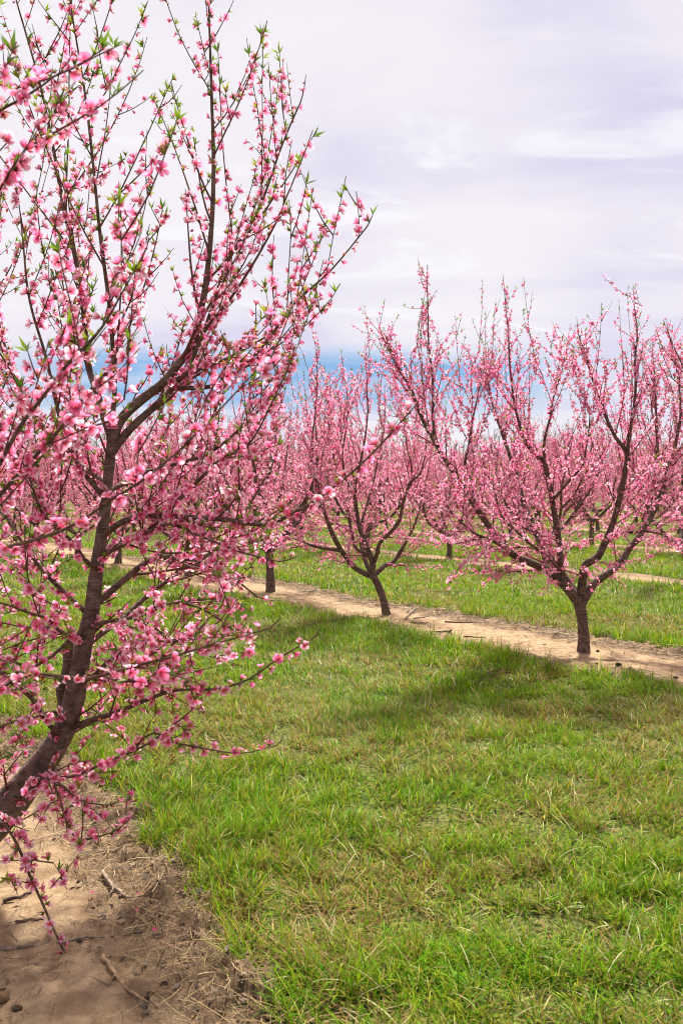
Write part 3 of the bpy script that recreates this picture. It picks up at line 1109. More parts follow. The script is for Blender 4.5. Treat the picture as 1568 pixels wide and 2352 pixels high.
def near_tree():
    Yb = 3.56
    b = at(-150, 2060, Yb); b[2] = gz1(b[0], b[1]) + 0.0
    rel = lambda x, y, Y: at(x, y, Y) - b
    trunk = ([np.array((0, 0, -0.06)), np.array((0.02, 0, 0.06)), rel(-95, 1975, 3.56), rel(-60, 1940, 3.56)], [0.105, 0.10, 0.10, 0.085])
    Ls = []

    def L(pts, w, sc=None):
        ym = np.mean([p[2] for p in pts])
        sc = sc if sc is not None else (0.36 if ym < 2.7 else 0.98)
        P = [rel(*p) for p in pts]
        ww = np.interp(np.linspace(0, 1, len(P)), np.linspace(0, 1, len(w)), w)
        Ls.append((np.array(P), np.array([wi * 0.42 * p[2] / FPX for wi, p in zip(ww, pts)]), sc))

    # the leaning main limb that crosses the picture; few side shoots of its own
    L([(-85, 1962, 3.56), (10, 1868, 3.58), (85, 1775, 3.6), (135, 1690, 3.6), (165, 1600, 3.6), (190, 1490, 3.6), (215, 1400, 3.62), (235, 1250, 3.65), (243, 1150, 3.66), (252, 1060, 3.68), (257, 1005, 3.68)],
      [112, 96, 77, 66, 58, 48, 41, 34, 31, 28, 26], 0.5)
    # leader up the middle
    L([(256, 1015, 3.68), (275, 968, 3.68), (310, 930, 3.68), (370, 885, 3.66), (412, 835, 3.65), (445, 790, 3.65), (468, 700, 3.65), (480, 600, 3.66), (485, 450, 3.68), (487, 300, 3.7), (486, 150, 3.72), (479, -10, 3.74)],
      [30, 27, 26, 24, 22, 20, 17, 14, 12, 9, 7, 4])
    L([(256, 1040, 3.68), (300, 985, 3.7), (345, 940, 3.74), (400, 880, 3.8), (450, 800, 3.85), (490, 715, 3.9), (530, 600, 3.95), (590, 480, 4.0), (640, 350, 4.05), (690, 235, 4.1)],
      [24, 21, 19, 17, 14, 11, 9, 7, 5, 4])
    L([(395, 893, 3.76), (470, 890, 3.7), (510, 875, 3.66), (560, 833, 3.62), (620, 775, 3.58), (690, 690, 3.55), (765, 612, 3.52), (843, 520, 3.5)], [14, 12, 11, 10, 8, 7, 5, 4], 0.6)
    L([(255, 1000, 3.68), (240, 955, 3.7), (225, 900, 3.72), (200, 825, 3.75), (187, 700, 3.8), (172, 600, 3.84), (155, 500, 3.88), (130, 350, 3.92), (100, 230, 3.96), (62, 90, 4.0), (35, -10, 4.02)],
      [24, 20, 18, 17, 15, 13, 11, 9, 7, 5, 4])
    L([(258, 985, 3.68), (265, 880, 3.62), (255, 780, 3.58), (245, 680, 3.55), (235, 560, 3.52), (225, 430, 3.5), (202, 280, 3.48), (180, 130, 3.46), (160, -10, 3.45)], [16, 14, 13, 12, 11, 9, 8, 6, 4])
    # low limb to the right, long tip
    L([(240, 1225, 3.65), (290, 1195, 3.55), (345, 1180, 3.45), (450, 1188, 3.25), (564, 1207, 3.05), (620, 1206, 2.95), (692, 1170, 2.85), (756, 1124, 2.78), (852, 1041, 2.7), (955, 930, 2.62)],
      [20, 18, 16, 14, 13, 12, 10, 8, 6, 4], 0.35)
    L([(222, 1385, 3.62), (300, 1323, 3.7), (350, 1283, 3.78), (385, 1276, 3.84), (452, 1287, 3.9), (520, 1320, 3.95), (590, 1370, 4.0)], [20, 17, 15, 13, 10, 7, 4])
    L([(158, 1675, 3.6), (222, 1650, 3.55), (300, 1620, 3.5), (390, 1592, 3.45), (480, 1588, 3.4), (560, 1562, 3.36), (640, 1512, 3.33), (716, 1468, 3.3)], [20, 16, 12, 9, 7, 6, 5, 4], 0.45)
    L([(190, 1490, 3.6), (250, 1440, 3.75), (320, 1385, 3.9), (400, 1330, 4.0), (480, 1270, 4.1), (560, 1180, 4.2), (620, 1080, 4.3)], [18, 15, 13, 11, 9, 7, 4])
    L([(245, 1130, 3.66), (330, 1090, 3.8), (420, 1060, 3.95), (510, 1020, 4.1), (590, 950, 4.2), (650, 860, 4.3)], [16, 13, 11, 9, 7, 4])
    L([(232, 1270, 3.64), (330, 1225, 3.5), (430, 1130, 3.4), (500, 1060, 3.3), (580, 1010, 3.25), (660, 850, 3.2)], [14, 12, 10, 8, 6, 4])
    # left side of the crown
    L([(245, 1110, 3.66), (180, 1060, 3.8), (110, 1000, 3.9), (50, 900, 4.0), (10, 780, 4.1), (-30, 640, 4.2)], [16, 14, 12, 10, 8, 4])
    L([(243, 1150, 3.66), (190, 1080, 3.55), (140, 960, 3.45), (100, 820, 3.4), (70, 680, 3.35), (50, 520, 3.3)], [15, 13, 11, 9, 7, 4])
    L([(212, 1420, 3.62), (150, 1360, 3.6), (80, 1290, 3.6), (20, 1190, 3.65), (-30, 1060, 3.7)], [16, 13, 11, 8, 4])
    # cut stub beside the limb
    Ls.append((np.array([rel(142, 1660, 3.62), rel(148, 1570, 3.66), rel(160, 1478, 3.68)]), np.array([0.024, 0.023, 0.021]), 0.1))
    # limb out of the picture on the left whose shoots lean towards the camera
    L([(-85, 1962, 3.56), (-150, 1800, 3.3), (-230, 1600, 3.0), (-300, 1400, 2.75), (-330, 1200, 2.6), (-340, 950, 2.5), (-330, 700, 2.45), (-300, 450, 2.4)], [70, 62, 50, 42, 34, 26, 18, 8], 0.4)
    L([(-85, 1955, 3.56), (-120, 1750, 3.9), (-110, 1500, 4.2), (-90, 1250, 4.4), (-60, 1000, 4.5), (-30, 750, 4.6), (0, 480, 4.65)], [64, 54, 42, 32, 24, 16, 6], 0.8)
    L([(-318, 1300, 2.66), (-180, 1220, 2.4), (-60, 1130, 2.3), (0, 1071, 2.26), (50, 987, 2.25), (100, 921, 2.25), (150, 846, 2.25), (215, 772, 2.24), (250, 722, 2.24), (335, 575, 2.22)], [16, 15, 14, 13, 12, 11, 10, 9, 7, 4])
    L([(-300, 1400, 2.75), (-160, 1290, 2.45), (0, 1146, 2.3), (50, 1096, 2.28), (125, 1005, 2.26), (190, 911, 2.25), (245, 851, 2.24), (272, 806, 2.24)], [15, 14, 13, 12, 11, 9, 7, 4])
    L([(-290, 1430, 2.78), (-120, 1310, 2.4), (0, 1256, 2.3), (60, 1240, 2.28), (130, 1222, 2.27), (200, 1188, 2.26), (240, 1160, 2.26), (310, 1120, 2.26), (385, 1062, 2.28), (450, 1000, 2.3), (580, 860, 2.32)], [13, 12, 11, 11, 10, 9, 8, 8, 7, 6, 4])
    L([(-230, 1600, 3.0), (-90, 1560, 2.6), (80, 1547, 2.42), (200, 1552, 2.4), (300, 1527, 2.4), (400, 1507, 2.4), (500, 1479, 2.4), (615, 1445, 2.4)], [14, 12, 11, 10, 9, 8, 6, 4])
    L([(-330, 700, 2.45), (-200, 480, 2.2), (-80, 320, 2.05), (0, 255, 2.02), (50, 228, 2.0), (100, 195, 2.0), (140, 165, 2.0)], [11, 10, 9, 8, 7, 6, 4])
    L([(-338, 850, 2.47), (-180, 640, 2.2), (-60, 510, 2.1), (0, 430, 2.08), (30, 385, 2.06), (66, 330, 2.05)], [10, 9, 8, 7, 6, 4])
    L([(205, 1440, 3.61), (290, 1420, 3.5), (380, 1390, 3.4), (470, 1400, 3.35), (540, 1450, 3.3)], [13, 11, 9, 7, 4], 0.7)
    L([(168, 1590, 3.6), (250, 1520, 3.45), (340, 1480, 3.35), (430, 1465, 3.3), (500, 1430, 3.28)], [13, 11, 9, 7, 4], 0.7)
    L([(228, 1310, 3.63), (160, 1250, 3.45), (90, 1150, 3.3), (40, 1040, 3.2)], [13, 11, 8, 5], 0.8)
    L([(205, 1440, 3.61), (120, 1500, 3.4), (40, 1560, 3.25), (-40, 1600, 3.15)], [12, 10, 8, 5], 0.7)
    L([(232, 1280, 3.64), (300, 1240, 3.5), (380, 1210, 3.35), (470, 1230, 3.2), (560, 1270, 3.1), (640, 1290, 3.05)], [13, 11, 9, 8, 6, 4], 0.55)
    L([(150, 1640, 3.6), (90, 1640, 3.4), (30, 1660, 3.3), (-40, 1690, 3.2)], [11, 9, 7, 5], 0.6)
    # shoots hanging low
    L([(-60, 1920, 3.5), (-30, 1870, 3.3), (0, 1882, 3.2), (25, 1922, 3.15), (65, 2008, 3.1), (100, 2072, 3.08), (130, 2142, 3.06), (170, 2237, 3.05)], [12, 10, 9, 8, 8, 7, 6, 4], 0.3)
    L([(60, 1805, 3.58), (110, 1784, 3.4), (186, 1782, 3.35), (264, 1742, 3.3), (313, 1718, 3.28), (370, 1688, 3.26), (440, 1632, 3.24)], [12, 10, 9, 8, 7, 6, 4], 0.3)
    L([(300, 1726, 3.28), (350, 1684, 3.3), (400, 1702, 3.3), (480, 1724, 3.3), (550, 1729, 3.3), (630, 1714, 3.3)], [7, 6, 6, 5, 4, 3], 0.3)
    L([(120, 1720, 3.56), (128, 1800, 3.4), (140, 1860, 3.36), (165, 1912, 3.34), (200, 1926, 3.32), (235, 1920, 3.3), (270, 1906, 3.3), (305, 1876, 3.3)], [8, 8, 7, 7, 6, 5, 4, 3], 0.3)
    L([(40, 1835, 3.55), (110, 1790, 3.3), (160, 1820, 3.24), (205, 1845, 3.2), (245, 1850, 3.2)], [9, 8, 7, 5, 3], 0.3)
    L([(140, 1690, 3.58), (60, 1600, 3.4), (0, 1530, 3.3), (-60, 1450, 3.2)], [14, 12, 9, 6], 0.8)
    L([(195, 1470, 3.6), (130, 1440, 3.4), (60, 1400, 3.2), (-20, 1380, 3.1)], [12, 10, 8, 5], 0.8)
    L([(175, 1560, 3.6), (270, 1540, 3.75), (360, 1500, 3.9), (450, 1440, 4.0)], [12, 10, 8, 5], 0.8)

    # outline of the crown on its right side
    oy = [-400, -50, 60, 230, 395, 520, 600, 700, 775, 850, 950, 1080, 1200, 1260, 1300, 1400, 1500, 1600, 1700, 1800, 1900, 2000, 2240]
    ox = [600, 610, 625, 705, 800, 850, 820, 765, 745, 680, 670, 690, 680, 620, 590, 585, 600, 520, 440, 350, 310, 170, 175]

    def inside(q):
        px, py, dz = to_view(q + b)
        tx = np.interp(py, [1000, 1250, 1400, 1600, 1775, 1870], [256, 235, 215, 165, 85, 10])
        front = (np.abs(px - tx) < 24) & (py > 1010) & (py < 1880) & (dz < 3.55)      # keeps the big limb in view
        return (px < np.interp(py, oy, ox)) & (dz > 1.7) & ~front

    hero_tree('large peach tree nearest the camera, leaning limb crossing the whole left side', b, trunk, Ls, 11, near=True, n_bl=300, n_lf=220,
              bark=np.array((0.128, 0.090, 0.074)), lat_gap=0.112, lat_len=(0.30, 0.85), shoot_gap=0.125, shoot_len=(0.10, 0.36), sprouts=0, top=4.6, low_droop=0.55, start=0.16, airy=1.0, keep=inside)


# ------------------------------------------------------------------ the two trees traced in the second row
def right_tree():
    Y = 8.57
    b = at(1340, 1500, Y); b[2] = gz1(b[0], b[1])
    cv = lambda x, y: (783.7 + 0.4998 * x, 595.6 + 0.4998 * y)
    T = px_limb(b, cv, [(1112, 1808), (1112, 1740), (1105, 1650), (1095, 1590), (1092, 1550)], [54, 52, 50, 56, 50], Y, Y)
    T[0][0][2] = -0.05
    Ls = []
    L = lambda pts, w, y0, y1: Ls.append(px_limb(b, cv, pts, w, y0, y1))
    L([(1092, 1580), (1040, 1515), (960, 1440), (880, 1400), (800, 1365), (720, 1290), (670, 1220), (600, 1110), (550, 1020), (490, 940), (430, 840), (370, 730), (310, 580), (262, 490), (220, 400)], [54, 42, 36, 32, 30, 26, 22, 18, 12, 8], Y, 7.9)
    L([(430, 840), (420, 700), (415, 560), (405, 400), (396, 250), (394, 110)], [16, 13, 10, 8, 6, 4], 8.08, 8.0)
    L([(1088, 1570), (1015, 1450), (1002, 1330), (985, 1220), (965, 1110), (945, 1000), (930, 930), (860, 860), (805, 700), (772, 500), (765, 350), (750, 170)], [44, 34, 30, 28, 26, 24, 22, 16, 12, 9, 6, 4], Y, 8.3)
    L([(930, 930), (935, 830), (960, 700), (985, 600), (1015, 500)], [14, 12, 9, 7, 4], 8.4, 8.2)
    L([(1080, 1550), (960, 1370), (900, 1260), (850, 1170), (820, 1080), (790, 950), (740, 800), (690, 650), (660, 500)], [46, 40, 36, 34, 28, 22, 14, 10, 6], Y, 9.9)
    L([(1095, 1575), (1110, 1460), (1122, 1405), (1180, 1370), (1210, 1300), (1240, 1220), (1270, 1110), (1300, 980), (1311, 890), (1260, 820), (1205, 700), (1155, 560), (1115, 430), (1090, 350)], [44, 40, 36, 34, 30, 28, 27, 24, 22, 16, 13, 10, 7, 5], Y, 8.1)
    L([(1311, 890), (1330, 780), (1345, 600), (1352, 450), (1358, 350), (1345, 215)], [20, 16, 12, 9, 7, 4], 8.25, 8.15)
    L([(1105, 1575), (1160, 1490), (1240, 1430), (1280, 1390), (1320, 1330), (1390, 1240), (1440, 1150), (1480, 1050), (1500, 950), (1530, 850), (1555, 700), (1540, 500), (1500, 330)], [46, 38, 34, 34, 30, 28, 26, 22, 18, 14, 11, 8, 5], Y, 9.1)
    L([(1225, 1265), (1330, 1258), (1400, 1245), (1500, 1282), (1570, 1335)], [16, 14, 12, 9, 5], 8.45, 7.6)
    L([(1380, 1250), (1410, 1100), (1440, 940), (1450, 800), (1440, 600), (1430, 450)], [24, 22, 18, 14, 9, 5], 8.9, 9.6)
    L([(820, 1370), (700, 1300), (600, 1250), (520, 1180), (460, 1100)], [16, 14, 11, 8, 5], 8.4, 7.4)
    L([(1010, 1430), (900, 1330), (820, 1270), (740, 1180), (700, 1060)], [16, 13, 11, 8, 5], 8.5, 7.5)
    L([(965, 1110), (1040, 1030), (1100, 950), (1130, 850), (1140, 720)], [14, 12, 10, 8, 5], 8.45, 7.7)
    L([(560, 1030), (570, 900), (600, 780), (620, 640), (640, 540)], [14, 12, 10, 7, 5], 8.15, 8.5)
    hero_tree('peach tree with upright pale trunk and wide open vase crown', b, T, Ls, 23, n_bl=300, lat_gap=0.10, lat_len=(0.35, 0.85), shoot_gap=0.085, shoot_len=(0.1, 0.42), sprouts=18, top=2.85, lead=0.35)


def mid_tree():
    Y = 11.07
    b = at(888, 1412, Y); b[2] = gz1(b[0], b[1])
    cv = lambda x, y: (564.3 + 0.3199 * x, 721 + 0.3199 * y)
    T = px_limb(b, cv, [(1020, 2160), (985, 2050), (945, 1940), (915, 1880), (908, 1850)], [58, 54, 52, 54, 46], Y, Y)
    T[0][0][2] = -0.05
    Ls = []
    L = lambda pts, w, y0, y1: Ls.append(px_limb(b, cv, pts, w, y0, y1))
    L([(915, 1885), (870, 1870), (790, 1825), (740, 1770), (680, 1690), (620, 1590), (580, 1480), (540, 1350), (515, 1230), (490, 1080), (480, 900), (500, 700), (510, 500), (512, 300)], [48, 44, 40, 36, 34, 32, 28, 24, 18, 14, 11, 8, 5], Y, 10.6)
    L([(690, 1700), (560, 1685), (450, 1650), (370, 1600), (320, 1550), (260, 1460), (220, 1350)], [26, 24, 20, 16, 12, 9, 5], 10.9, 10.2)
    L([(912, 1880), (905, 1780), (870, 1680), (830, 1580), (810, 1480), (790, 1330), (785, 1240), (820, 1050), (850, 900), (875, 700), (870, 500), (860, 280)], [44, 40, 36, 32, 30, 26, 22, 17, 14, 10, 7, 4], Y, 10.9)
    L([(880, 1735), (790, 1680), (760, 1560), (730, 1440), (700, 1330), (660, 1240), (640, 1050), (600, 850), (590, 650), (575, 450)], [26, 24, 22, 20, 18, 15, 12, 9, 7, 4], 11.05, 11.5)
    L([(920, 1880), (990, 1810), (1060, 1780), (1120, 1700), (1160, 1620), (1195, 1540), (1240, 1400), (1290, 1230), (1320, 1050)], [40, 34, 32, 30, 26, 22, 16, 11, 6], Y, 11.6)
    L([(915, 1800), (940, 1720), (960, 1640), (1050, 1560), (1110, 1480), (1130, 1350), (1160, 1250), (1190, 1190), (1250, 1140), (1290, 1000), (1300, 850)], [34, 30, 28, 28, 26, 22, 18, 15, 10, 5], Y, 10.3)
    L([(905, 1880), (860, 1780), (835, 1680), (830, 1600), (840, 1450), (900, 1250), (950, 1050), (990, 850), (1000, 680)], [34, 30, 26, 22, 16, 12, 8, 5], Y, 12.4)
    L([(1190, 1190), (1180, 1050), (1150, 900), (1120, 750), (1110, 620)], [14, 12, 9, 7, 4], 10.55, 10.4)
    L([(790, 1330), (720, 1200), (700, 1000), (720, 800), (730, 600), (705, 430)], [16, 14, 11, 8, 6, 4], 10.98, 10.6)
    hero_tree('peach tree whose trunk leans left, twigs fallen beside its foot', b, T, Ls, 37, n_bl=300, lat_gap=0.11, lat_len=(0.35, 0.82), shoot_gap=0.085, shoot_len=(0.1, 0.40), sprouts=18, top=2.85, lead=0.35)


near_tree()
right_tree()
mid_tree()

# ------------------------------------------------------------------ all the other trees of the orchard
VARIANTS = [generic_parts(s, 1.0, l) for s, l in ((101, (0.0, 0.05)), (102, (-0.10, 0.0)), (103, (0.06, -0.04)), (104, (-0.04, 0.08)))]
_rng = random.Random(5)


def plant(k, t, var, rot, sc, label, group='peach trees in blossom', jitter=(0, 0)):
    x, y = row_xy(k, t) + np.array(jitter)
    root = empty('peach_tree', (x, y, gz1(x, y)), label=label, category='tree', group=group)
    root.rotation_euler = (0, 0, rot)
    root.scale = (sc, sc, sc * _rng.uniform(0.95, 1.05))
    tm, cm = VARIANTS[var]
    obj('trunk', tm, root); obj('crown', cm, root)
    return root


plant(1, 11.55, 0, 0.6, 0.97, 'slim peach tree behind the leaning trunk, third along the bare strip')
plant(1, 14.35, 1, 2.0, 0.95, 'peach tree fourth along the bare strip, half hidden by nearest tree')
plant(1, 3.0, 2, 3.3, 1.04, 'peach tree cut off by the right edge of the picture')
FAR_GROUP = 'peach trees in the far rows'
FAR_LABEL = 'tiny peach tree in pink bloom, one speck deep in the farthest rows'
ORD = ['first', 'second', 'third', 'fourth', 'fifth', 'sixth', 'seventh', 'eighth', 'ninth', 'tenth']
n_far = 0
for k_ in range(1, 10):
    t_ = 17.2 if k_ == 1 else -8.4 if k_ == 2 else -12.0 + _rng.uniform(0, 2)
    seen_in_row = 0
    while t_ < 80:
        t = t_ + (_rng.uniform(-0.25, 0.25) if k_ != 2 else _rng.uniform(-0.1, 0.1))
        t_ += 2.85
        x, y = row_xy(k_, t)
        vx = CX + FPX * x / max(y, 1)
        if y < 8 or y > 62 or vx < -75 or vx > 1600 + 2500 / max(y, 1):
            continue
        lab, grp = FAR_LABEL, FAR_GROUP
        if k_ == 1:
            lab, grp = 'peach tree %s along the bare strip, small behind the nearest tree' % ORD[4 + seen_in_row], 'peach trees in blossom'
        elif k_ == 2 and abs(t - 14.4) < 0.8:
            lab = 'peach tree of the third row, trunk showing between leaning trunk and upright trunk'
        elif k_ == 2 and seen_in_row < 9:
            lab = 'distant peach tree, %s from the right along the third row' % ORD[seen_in_row]
        elif k_ == 3 and seen_in_row < 7:
            lab = 'distant peach tree, %s from the right along the fourth row' % ORD[seen_in_row]
        seen_in_row += 1
        plant(k_, t, _rng.randrange(4), _rng.uniform(0, 6.28), _rng.uniform(0.86, 1.02), lab, grp, (_rng.uniform(-0.1, 0.1), _rng.uniform(-0.1, 0.1)))
        n_far += 1
print('far trees', n_far)

# ------------------------------------------------------------------ grass
GREENS = np.array([(0.098, 0.265, 0.006), (0.170, 0.345, 0.010), (0.055, 0.165, 0.005), (0.235, 0.36, 0.016), (0.108, 0.285, 0.009)])
YELLOW = np.array([(0.28, 0.28, 0.03), (0.34, 0.29, 0.05), (0.30, 0.21, 0.03)])
STRAWS = np.array([(0.40, 0.28, 0.09), (0.30, 0.195, 0.06), (0.52, 0.40, 0.17), (0.20, 0.12, 0.035)])


def blades(rng, x, y, h, w, az, lean, bend, segs, col_a, col_b, zoff=0.0):
    """curved tapering blades; returns V, F, C"""
    n = len(x)
    z0 = ground_z(x, y) + zoff
    d = np.stack([np.cos(az), np.sin(az)], -1)
    s = np.stack([-d[:, 1], d[:, 0]], -1)
    rows, cols = [], []
    px, pz = np.zeros(n), np.zeros(n)
    tip = None
    for i in range(segs + 1):
        f = i / segs
        if i:
            a = lean + bend * (i - 0.5) / segs
            px = px + h / segs * np.sin(a); pz = pz + h / segs * np.cos(a)
        c = col_a * (1 - f) + col_b * f
        ww = w * (1 - 0.55 * f) * 0.5
        base = np.stack([x + d[:, 0] * px, y + d[:, 1] * px, z0 + pz], -1)
        sw = np.concatenate([s * ww[:, None], np.zeros((n, 1))], -1)
        if i < segs:
            rows += [base - sw, base + sw]; cols += [c, c]
        else:
            rows.append(base); cols.append(c)
    V = np.stack(rows, 1); C = np.stack(cols, 1)
    k = V.shape[1]
    F = []
    for i in range(segs - 1):
        a = 2 * i
        F += [(a, a + 1, a + 3), (a, a + 3, a + 2)]
    a = 2 * (segs - 1)
    F.append((a, a + 1, a + 2))
    F = np.array(F)[None] + (np.arange(n) * k)[:, None, None]
    return V.reshape(-1, 3), F.reshape(-1, 3), C.reshape(-1, 3)


def scatter(rng, y0, y1, dens, margin=0.5, side=0.40):
    """points on the ground in the wedge ahead, with some margin"""
    area = side * (y1 * y1 - y0 * y0) + 2 * margin * (y1 - y0)
    n = int(area * dens)
    y = np.sqrt(rng.uniform(y0 * y0, y1 * y1, n))
    x = rng.uniform(-1, 1, n) * (side * y + margin)
    return x, y


def grass_zone(acc, rng, y0, y1, dens, hscale, wid, segs, margin=0.6):
    x, y = scatter(rng, y0, y1, dens, margin)
    p, t = pt_of(x, y)
    e = strip_edge(p, t)
    e = np.where(p < 0.2, np.minimum(e, -0.2) * 0 - 0.2, e) if y0 < 3 else e
    patch = 0.55 * fbm(x * 0.9, y * 0.9, 61, 3) + 0.45 * fbm(x * 2.8, y * 2.8, 63, 2)          # lush / worn
    clump = fbm(x * 8.0, y * 8.0, 62, 2)
    keep = rng.random(len(x)) < np.clip(0.50 + 1.6 * (clump - 0.45) + 0.25 * (patch - 0.5), 0.10, 1) * np.clip((e - 0.01) / 0.10, 0, 1)
    x, y, p, t, e, patch, clump = (a[keep] for a in (x, y, p, t, e, patch, clump))
    n = len(x)
    edge = np.exp(-np.maximum(e, 0) / 0.30)       # taller along the strips
    dry = np.clip(0.38 + 4.2 * (0.5 - patch) - 0.25 * edge + 0.25 * (0.5 - clump), 0.08, 0.92)
    u = rng.random(n)
    is_dry = u < dry * 0.72
    is_yel = (~is_dry) & (rng.random(n) < 0.28)
    ca = GREENS[rng.integers(0, 5, n)] * rng.uniform(0.55, 1.35, (n, 1))
    cb = ca * np.array((1.25, 1.15, 1.0))
    ca = np.where(is_yel[:, None], ca * 0.5 + 0.5 * YELLOW[rng.integers(0, 3, n)], ca)
    cb = np.where(is_yel[:, None], YELLOW[rng.integers(0, 3, n)], cb)
    st = STRAWS[rng.integers(0, 4, n)] * rng.uniform(0.6, 1.25, (n, 1))
    ca = np.where(is_dry[:, None], st * 0.8, ca); cb = np.where(is_dry[:, None], st, cb)
    pale = rng.random(n) < 0.022                     # pale straw blades over the rest: glints on the grass painted as colour
    pc = np.array((0.70, 0.66, 0.40)) * rng.uniform(0.75, 1.1, (n, 1))
    ca = np.where(pale[:, None], pc * 0.8, ca); cb = np.where(pale[:, None], pc, cb)
    h = hscale * np.where(pale, 1.25, 1.0) * rng.uniform(0.45, 1.25, n) * (0.55 + 0.85 * clump) * (1 + 0.9 * edge)
    h = np.where(is_dry, h * 0.8, h)
    wind = 6.28 * fbm(x * 0.7, y * 0.7, 66, 2) * 1.3
    az = np.where(rng.random(n) < 0.35, wind + rng.normal(0, 0.9, n), rng.uniform(0, 6.28, n))
    lean = np.where(is_dry, rng.uniform(0.7, 1.45, n), np.abs(rng.normal(0.35, 0.35, n)) + 0.6 * (1 - edge) * rng.random(n))
    bend = np.where(is_dry, rng.uniform(-0.2, 0.5, n), rng.uniform(0.1, 1.3, n))
    w = wid * rng.uniform(0.6, 1.35, n)
    V, F, C = blades(rng, x, y, h, w, az, lean, bend, segs, ca, cb, np.where(is_dry, 0.008 * rng.random(n), 0.0) - 0.004)
    acc.add(V, F, C)
    return n


def build_grass():
    rng = np.random.default_rng(71)
    acc = Acc()
    c = 0
    c += grass_zone(acc, rng, 2.0, 4.2, 13500, 0.092, 0.0044, 4, 0.9)
    c += grass_zone(acc, rng, 4.2, 7.0, 8600, 0.090, 0.0052, 3, 0.9)
    c += grass_zone(acc, rng, 7.0, 12.5, 4600, 0.095, 0.0072, 2, 1.2)
    c += grass_zone(acc, rng, 12.5, 24.0, 1000, 0.105, 0.014, 2, 1.5)
    c += grass_zone(acc, rng, 24.0, 60.0, 130, 0.13, 0.035, 1, 2)
    o = obj('grass', acc.mesh('grass', M_GRASS))
    o['kind'] = 'stuff'; o['category'] = 'grass'
    o['label'] = 'tufted green grass mixed with dry blades between the tree rows'
    print('blades', c, 'tris', len(o.data.polygons))


build_grass()


# ------------------------------------------------------------------ dry straw and litter on the bare soil
def build_straw():
    rng = np.random.default_rng(83)
    acc = Acc()
    for k, t0, t1, dens, wid in ((0, -1.0, 7.5, 2000, 0.0016), (1, 1.5, 20, 520, 0.0045)):
        n = int((t1 - t0) * 2.2 * dens)
        p = P0 + DP * k + rng.uniform(-1.1, 1.1, n); t = rng.uniform(t0, t1, n)
        e = strip_edge(p, t)
        x = p * ROW_N[0] + t * ROW_D[0]; y = p * ROW_N[1] + t * ROW_D[1]
        mess = fbm(x * 3, y * 3, 91, 3)
        far_side = np.clip((p - (P0 + DP * k)) / 0.6, -1, 1)
        pr = np.clip((e + 0.30 + 0.14 * far_side) / 0.22, 0, 1) * np.clip((0.32 - e) / 0.2, 0, 1) * 0.95 + 0.10 * (mess > 0.55) + 0.03
        keep = rng.random(n) < pr
        x, y, p, t, e = x[keep], y[keep], p[keep], t[keep], e[keep]
        n = len(x)
        z = np.maximum(soil_z(x, y), ground_z(x, y)) + rng.uniform(0.003, 0.022, n)
        L = rng.uniform(0.03, 0.17, n) * (1.4 if k else 1.0)
        az = rng.uniform(0, 6.28, n); curl = rng.normal(0, 0.35, n); tilt = rng.normal(0, 0.10, n)
        w = wid * rng.uniform(0.5, 1.5, n)
        pts = []
        for i in range(4):
            f = i / 3 - 0.5
            a = az + curl * f
            pts.append((x + np.cos(a) * L * f, y + np.sin(a) * L * f, z + tilt * L * f - 0.02 * (f * 2) ** 2 * L))
        V = []
        for i in range(4):
            a = az + curl * (i / 3 - 0.5)
            sx, sy = -np.sin(a) * w / 2, np.cos(a) * w / 2
            V += [np.stack([pts[i][0] - sx, pts[i][1] - sy, pts[i][2]], -1), np.stack([pts[i][0] + sx, pts[i][1] + sy, pts[i][2] + w * 0.4], -1)]
        V = np.stack(V, 1)
        F = np.array([(0, 1, 3), (0, 3, 2), (2, 3, 5), (2, 5, 4), (4, 5, 7), (4, 7, 6)])[None] + (np.arange(n) * 8)[:, None, None]
        base = np.array([(0.40, 0.28, 0.13), (0.28, 0.18, 0.085), (0.52, 0.40, 0.22), (0.14, 0.085, 0.045), (0.07, 0.045, 0.03)])
        c = base[rng.choice(5, n, p=[.25, .25, .08, .24, .18])] * rng.uniform(0.75, 1.2, (n, 1))
        acc.add(V.reshape(-1, 3), F.reshape(-1, 3), np.repeat(c, 8, axis=0))
        # curled dead leaves and crumbs
        n = int((t1 - t0) * (420 if k == 0 else 120))
        p = P0 + DP * k + rng.uniform(-1.0, 1.0, n); t = rng.uniform(t0, t1, n)
        e = strip_edge(p, t)
        keep = rng.random(n) < np.clip((e + 0.42) / 0.3, 0.05, 1) * np.clip((0.25 - e) / 0.15, 0, 1)
        p, t = p[keep], t[keep]; n = len(p)
        x = p * ROW_N[0] + t * ROW_D[0]; y = p * ROW_N[1] + t * ROW_D[1]
        z = np.maximum(soil_z(x, y), ground_z(x, y)) + 0.006
        s = rng.uniform(0.008, 0.024, n)
        az = rng.uniform(0, 6.28, n)
        ux, uy = np.cos(az), np.sin(az)
        lift = s * rng.uniform(0.0, 0.8, (4, n))
        V = np.stack([np.stack([x - ux * s, y - uy * s, z + lift[0]], -1), np.stack([x + uy * s * 0.5, y - ux * s * 0.5, z + lift[1] * 0.4], -1),
                      np.stack([x + ux * s, y + uy * s, z + lift[2]], -1), np.stack([x - uy * s * 0.5, y + ux * s * 0.5, z + lift[3] * 0.6], -1)], 1)
        F = np.array([(0, 1, 2), (0, 2, 3)])[None] + (np.arange(n) * 4)[:, None, None]
        c = np.array([(0.10, 0.065, 0.04), (0.16, 0.12, 0.09), (0.05, 0.035, 0.025), (0.22, 0.15, 0.09)])[rng.integers(0, 4, n)]
        acc.add(V.reshape(-1, 3), F.reshape(-1, 3), np.repeat(c, 4, axis=0))
    o = obj('dry_straw', acc.mesh('dry_straw', M_STRAW))
    o['kind'] = 'stuff'; o['category'] = 'straw'
    o['label'] = 'dry straw and dead leaf scraps littering the edges of the bare soil'


build_straw()


